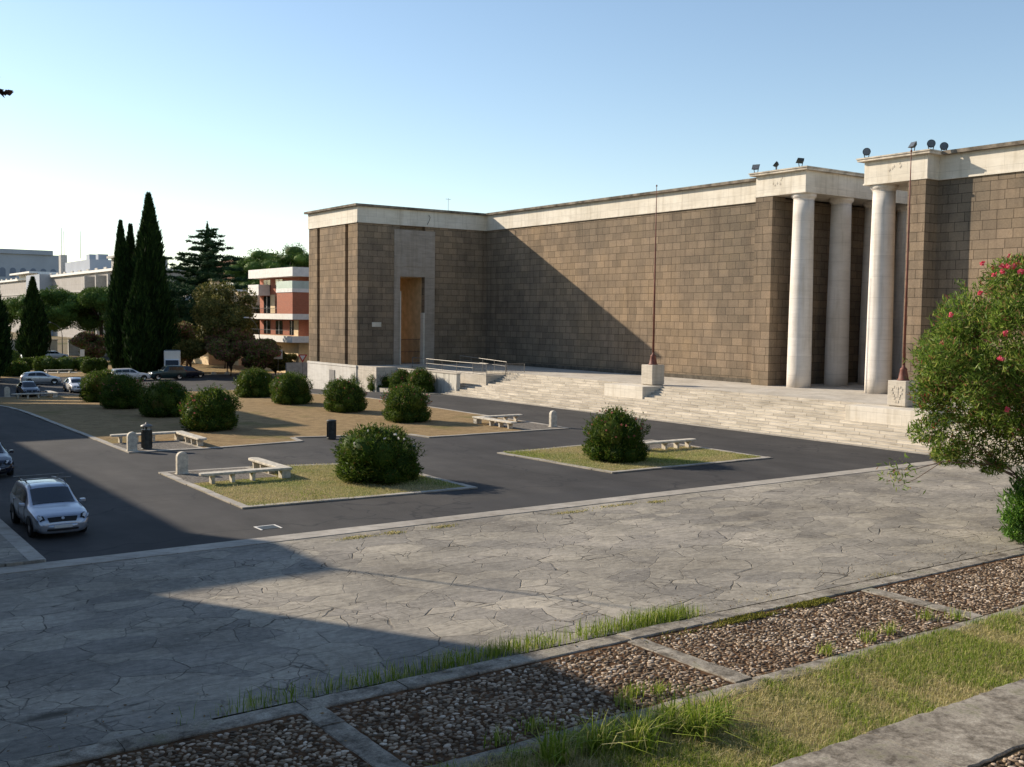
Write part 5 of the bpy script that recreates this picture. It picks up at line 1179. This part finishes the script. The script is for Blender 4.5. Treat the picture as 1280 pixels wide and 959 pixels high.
# ------------------------------------------------------------------ red brick apartment house
ap = empty('apartment_house', (0, 0, 0)); tag(ap, 'red brick apartment house with white balcony bands beside the museum', 'building')
ax, ay, az = 57.0, 131.0, -1.0
mb = MB(); mb.box(ax+1.6, ax+20, ay+1.6, ay+15.2, az+5.2, az+13.1); mb.build('brick_wall', M['brick'], ap)
mb = MB(); mb.box(ax+1.6, ax+20, ay+1.6, ay+15.2, az-.2, az+5.2); mb.build('plaster_wall', M['cream'], ap)
for i, (z0, z1, ex, yend) in enumerate(((13.1, 14.3, .0, 15.5), (4.35, 5.2, -.1, 15.5), (7.4, 8.15, 0, 15.5))):
    mb = MB(); mb.box(ax+ex, ax+20, ay+ex, ay+yend, az+z0, az+z0+.22); mb.box(ax+ex, ax+ex+.15, ay+ex, ay+yend, az+z0+.22, az+z1); mb.box(ax+ex+.15, ax+20, ay+ex, ay+ex+.15, az+z0+.22, az+z1)
    mb.build('balcony_band' if i else 'roof_band', M['white'], ap)
mb = MB(); mb.box(ax, ax+3, ay, ay+5.2, az+8.15, az+11.0); mb.build('brick_corner', M['brick'], ap)
mb = MB(); mb.box(ax-.08, ax+20, ay-.08, ay+5.3, az+11.0, az+11.5); mb.box(ax-.08, ax+1.6, ay+11.5, ay+15.4, az+10.7, az+12.2); mb.build('upper_parapet', M['white'], ap)
mb = MB(); mb.box(ax-.04, ax, ay, ay+5.3, az+11.5, az+12.5); mb.box(ax, ax+20, ay+.0, ay+.04, az+11.5, az+12.5); mb.build('glass_parapet', M['balglass'], ap)
mb = MB()
for (h0, yy0, yy1) in ((8.15, 5.3, 15.3), (5.2, .2, 15.3)):
    mb.tube([(ax+.05, ay+yy0, az+h0+.75), (ax+.05, ay+yy1, az+h0+.75)], .035, 5)
    for k in range(int((yy1-yy0)/.3)): mb.tube([(ax+.05, ay+yy0+.3*k, az+h0), (ax+.05, ay+yy0+.3*k, az+h0+.75)], .015, 4)
mb.build('balcony_railing', M['metal_dark'], ap)
def aptwin(x0, x1, y0, y1, z0, z1, face):
    mb = MB()
    if face == 'x': mb.box(x0-.03, x0, y0, y1, z0, z1)
    else: mb.box(x0, x1, y0-.03, y0, z0, z1)
    o = mb.build('window', M['darkwin'], ap); mb = MB()
    if face == 'x': mb.box(x0-.07, x0-.031, (y0+y1)/2-.05, (y0+y1)/2+.05, z0, z1)
    else: mb.box((x0+x1)/2-.05, (x0+x1)/2+.05, y0-.07, y0-.031, z0, z1)
    mb.build('window_frame', M['white'], o)
for z0, z1 in ((5.3, 7.2), (8.2, 10.6), (11.3, 12.9)):
    for y_ in (7, 11.3): aptwin(ax+1.6, 0, ay+y_, ay+y_+2.4, az+z0, az+z1, 'x')
aptwin(ax+1.6, 0, ay+3.2, ay+4.6, az+5.3, az+7.2, 'x')
for z0, z1 in ((5.3, 7.2), (8.8, 10.3), (1.5, 3.6)):
    for x_ in (3.4, 7.2): aptwin(ax+x_, ax+x_+1.8, ay+1.6, 0, az+z0, az+z1, 'y')
mb = MB(); mb.box(ax+1.55, ax+1.595, ay+9.6, ay+11.2, az+8.2, az+10.8); mb.box(ax+1.55, ax+1.595, ay+1.7, ay+3.1, az+.2, az+7.3); mb.build_each('plaster_panel', M['cream'], ap)
mb = MB(); mb.box(ax+6, ax+20, ay+.03, ay+1.5, az+5.2, az+7.4); mb.build('plaster_bay', M['cream'], ap)
mb = MB(); mb.box(ax-1.5, ax+20, ay-1.5, ay-1.2, az, az+1.8); mb.build('garden_wall', M['concrete'], ap)

# awning house
ah = empty('apartment_house', (0, 0, 0)); tag(ah, 'beige house with a striped-free white awning and balconies behind the plane tree', 'building'); ah['label'] = 'beige house with a white awning over its top balcony, behind the plane tree'
x0, y0_ = 55.6, 163.0
mb = MB(); mb.box(x0+1.3, x0+13, y0_, y0_+9, -1, 12.2); mb.box(x0+5, x0+13, y0_-3, y0_+9, -1, 12.0); mb.build('wall', M['cream'], ah)
mb = MB(); mb.box(x0+1.1, x0+13.2, y0_-.2, y0_+9.2, 12.2, 12.5); mb.build('roof', M['white'], ah)
for z in (2.0, 5.4, 8.8):
    mb = MB(); mb.box(x0-.2, x0+5, y0_-.3, y0_+9.2, z, z+.3); mb.build('balcony_slab', M['white'], ah)
    mb = MB(); mb.box(x0-.2, x0-.12, y0_-.3, y0_+9.2, z+.3, z+1.2); mb.build('balcony_parapet', M['concrete'], ah)
    for k in range(3): mb = MB(); mb.box(x0+1.26, x0+1.3, y0_+.8+3*k, y0_+2.6+3*k, z+.4, z+2.6); mb.build('window', M['darkwin'], ah)
mb = MB(); mb.add([(x0+1.3, y0_, 12.0), (x0+1.3, y0_+8.5, 12.0), (x0-.9, y0_+8.5, 10.6), (x0-.9, y0_, 10.6), (x0+1.3, y0_, 11.9), (x0+1.3, y0_+8.5, 11.9), (x0-.9, y0_+8.5, 10.5), (x0-.9, y0_, 10.5)], [(0,1,2,3),(7,6,5,4),(0,3,7,4),(1,5,6,2),(3,2,6,7)]); mb.build('awning', M['awning'], ah)
mb = MB(); mb.box(x0+3, x0+4.2, y0_+3, y0_+4.2, 12.5, 14.2); mb.box(x0+2.8, x0+4.4, y0_+2.8, y0_+4.4, 14.2, 14.4); mb.build('chimney', M['cream'], ah)
ah.scale = (1, 1, .88); ah.location.z = -.1
# brown house behind
bh = empty('apartment_house', (0, 0, 0)); tag(bh, 'dark brown brick house top between the cedar and the pine', 'building')
mb = MB(); mb.box(75, 95, 200, 214, -1, 17.6); mb.build('wall', M['brickdk'], bh); mb = MB(); mb.box(74.6, 95.4, 199.6, 214.4, 12.4, 13.2); mb.build('floor_band', M['white'], bh)
for k in range(4): mb = MB(); mb.box(77+4*k, 79+4*k, 199.97, 200, 14, 16.2); mb.build('window', M['darkwin'], bh)

# long pale building at the far left
lb = empty('office_building', (0, 0, 0)); tag(lb, 'very long pale grey windowless-looking building at the far left', 'building'); lb['label'] = 'very long pale grey building with horizontal ledges behind the umbrella pine'
bx = 80.0
mb = MB(); mb.box(bx, bx+40, 292, 640, -2, 18.6); mb.build('wall', M['greywall'], lb)
mb = MB(); mb.box(bx-.8, bx+40, 291, 641, 18.6, 19.3); mb.build('roof_edge', M['white'], lb)
for z in (3.5, 8.6, 13.2): mb = MB(); mb.box(bx-.25, bx, 292, 640, z, z+.5); mb.build('ledge', M['concrete'], lb)
mb = MB(); mb.box(bx-4, bx+12, 382, 404, -2, 19.6); mb.build('stair_tower', M['bluegrey'], lb)
mb = MB()
for k in range(34): mb.box(bx+.2, bx+.5, 294+10*k, 297+10*k, 19.3, 20.0)
mb.build_each('roof_vent', M['concrete'], lb)
mb = MB(); mb.box(bx-3, bx+6, 404, 440, 20.6, 21.2); mb.box(bx, bx+6, 404, 438, 19.3, 20.6); mb.build('roof_canopy', M['white'], lb)
mb = MB(); mb.box(bx+2, bx+22, 340, 372, 19.3, 23.2); mb.box(bx+6, bx+9, 346, 349, 23.2, 25.2); mb.box(bx+6, bx+9, 357, 361, 23.2, 25.6); mb.build('plant_room', M['bluegrey'], lb)
mb = MB(); mb.box(bx+1.5, bx+3.5, 376, 379, 19.3, 26)
mb.build('lift_tower', M['concrete'], lb)
mb = MB()
for dx, dy, a_, b_ in ((2.0, 377, 26, 35), (3.0, 378, 26, 34), (4.0, 360, 24.2, 33)): mb.tube([(bx+dx, dy, a_), (bx+dx, dy, b_)], .10, 5)
mb.build_each('antenna_mast', M['rail'], lb)
mb = MB(); mb.box(bx-.5, bx+12, 296, 306, 19.3, 22.0); mb.box(bx-1.5, bx+13, 295, 307, 22.0, 22.6); mb.build('roof_pavilion', M['concrete'], lb)
for k in range(3): mb = MB(); mb.box(bx-3-.2*k, bx-.26, 300+12*k, 301+12*k, -2, 17.5); mb.build('buttress', M['concrete'], lb)
# arched building beyond
ab = empty('arched_building', (0, 0, 0)); tag(ab, 'distant blue-grey building with a row of arched openings at the far left', 'building')
mb = MB(); mb.box(120, 200, 905, 960, -2, 52); mb.box(150, 190, 903, 962, 52, 55.5); mb.build('wall', M['bluegrey'], ab)
mb = MB()
for fl in range(3):
    for k in range(7):
        cx = 146+7.4*k; z0 = 20+fl*11-11+3; pts = [(cx-2.2, z0), (cx+2.2, z0)]+[(cx+2.2*math.cos(math.pi*j/8), z0+5+2.2*math.sin(math.pi*j/8)) for j in range(9)]
        n = len(pts); V = [(px, 904.8, pz) for px, pz in pts]; mb.add(V, [tuple(range(n))])
mb.build_each('arch', simple('arch_shade', (.16, .19, .25), .9, .1), ab)
# panel wall in front of the pines
fw_ = empty('panel_wall', (0, 0, 0)); tag(fw_, 'grey concrete panel wall in front of the umbrella pine trunks', 'wall')
mb = MB()
for k in range(9): mb.box(46.3+1.95*k, 48.2+1.95*k, 208.0-.9*k, 208.3-.9*k, -1.1, 2.0)
mb.build_each('wall_panel', M['concrete'], fw_)
mb = MB()
for k in range(10): mb.box(46.2+1.95*k, 46.32+1.95*k, 207.9-.9*k, 208.4-.9*k+.1, -1.1, 2.15)
mb.build_each('post', M['concrete'], fw_)
wk = empty('garden_wall', (0, 0, 0)); tag(wk, 'pale garden wall far behind the round cypress', 'wall')
mb = MB(); mb.box(30, 46, 216, 216.4, -1.2, 1.6); mb.build('wall_face', M['base'], wk); mb = MB(); mb.box(29.9, 46.1, 215.9, 216.5, 1.6, 1.8); mb.build('coping', M['concrete'], wk)
print('done building', len(bpy.data.objects))
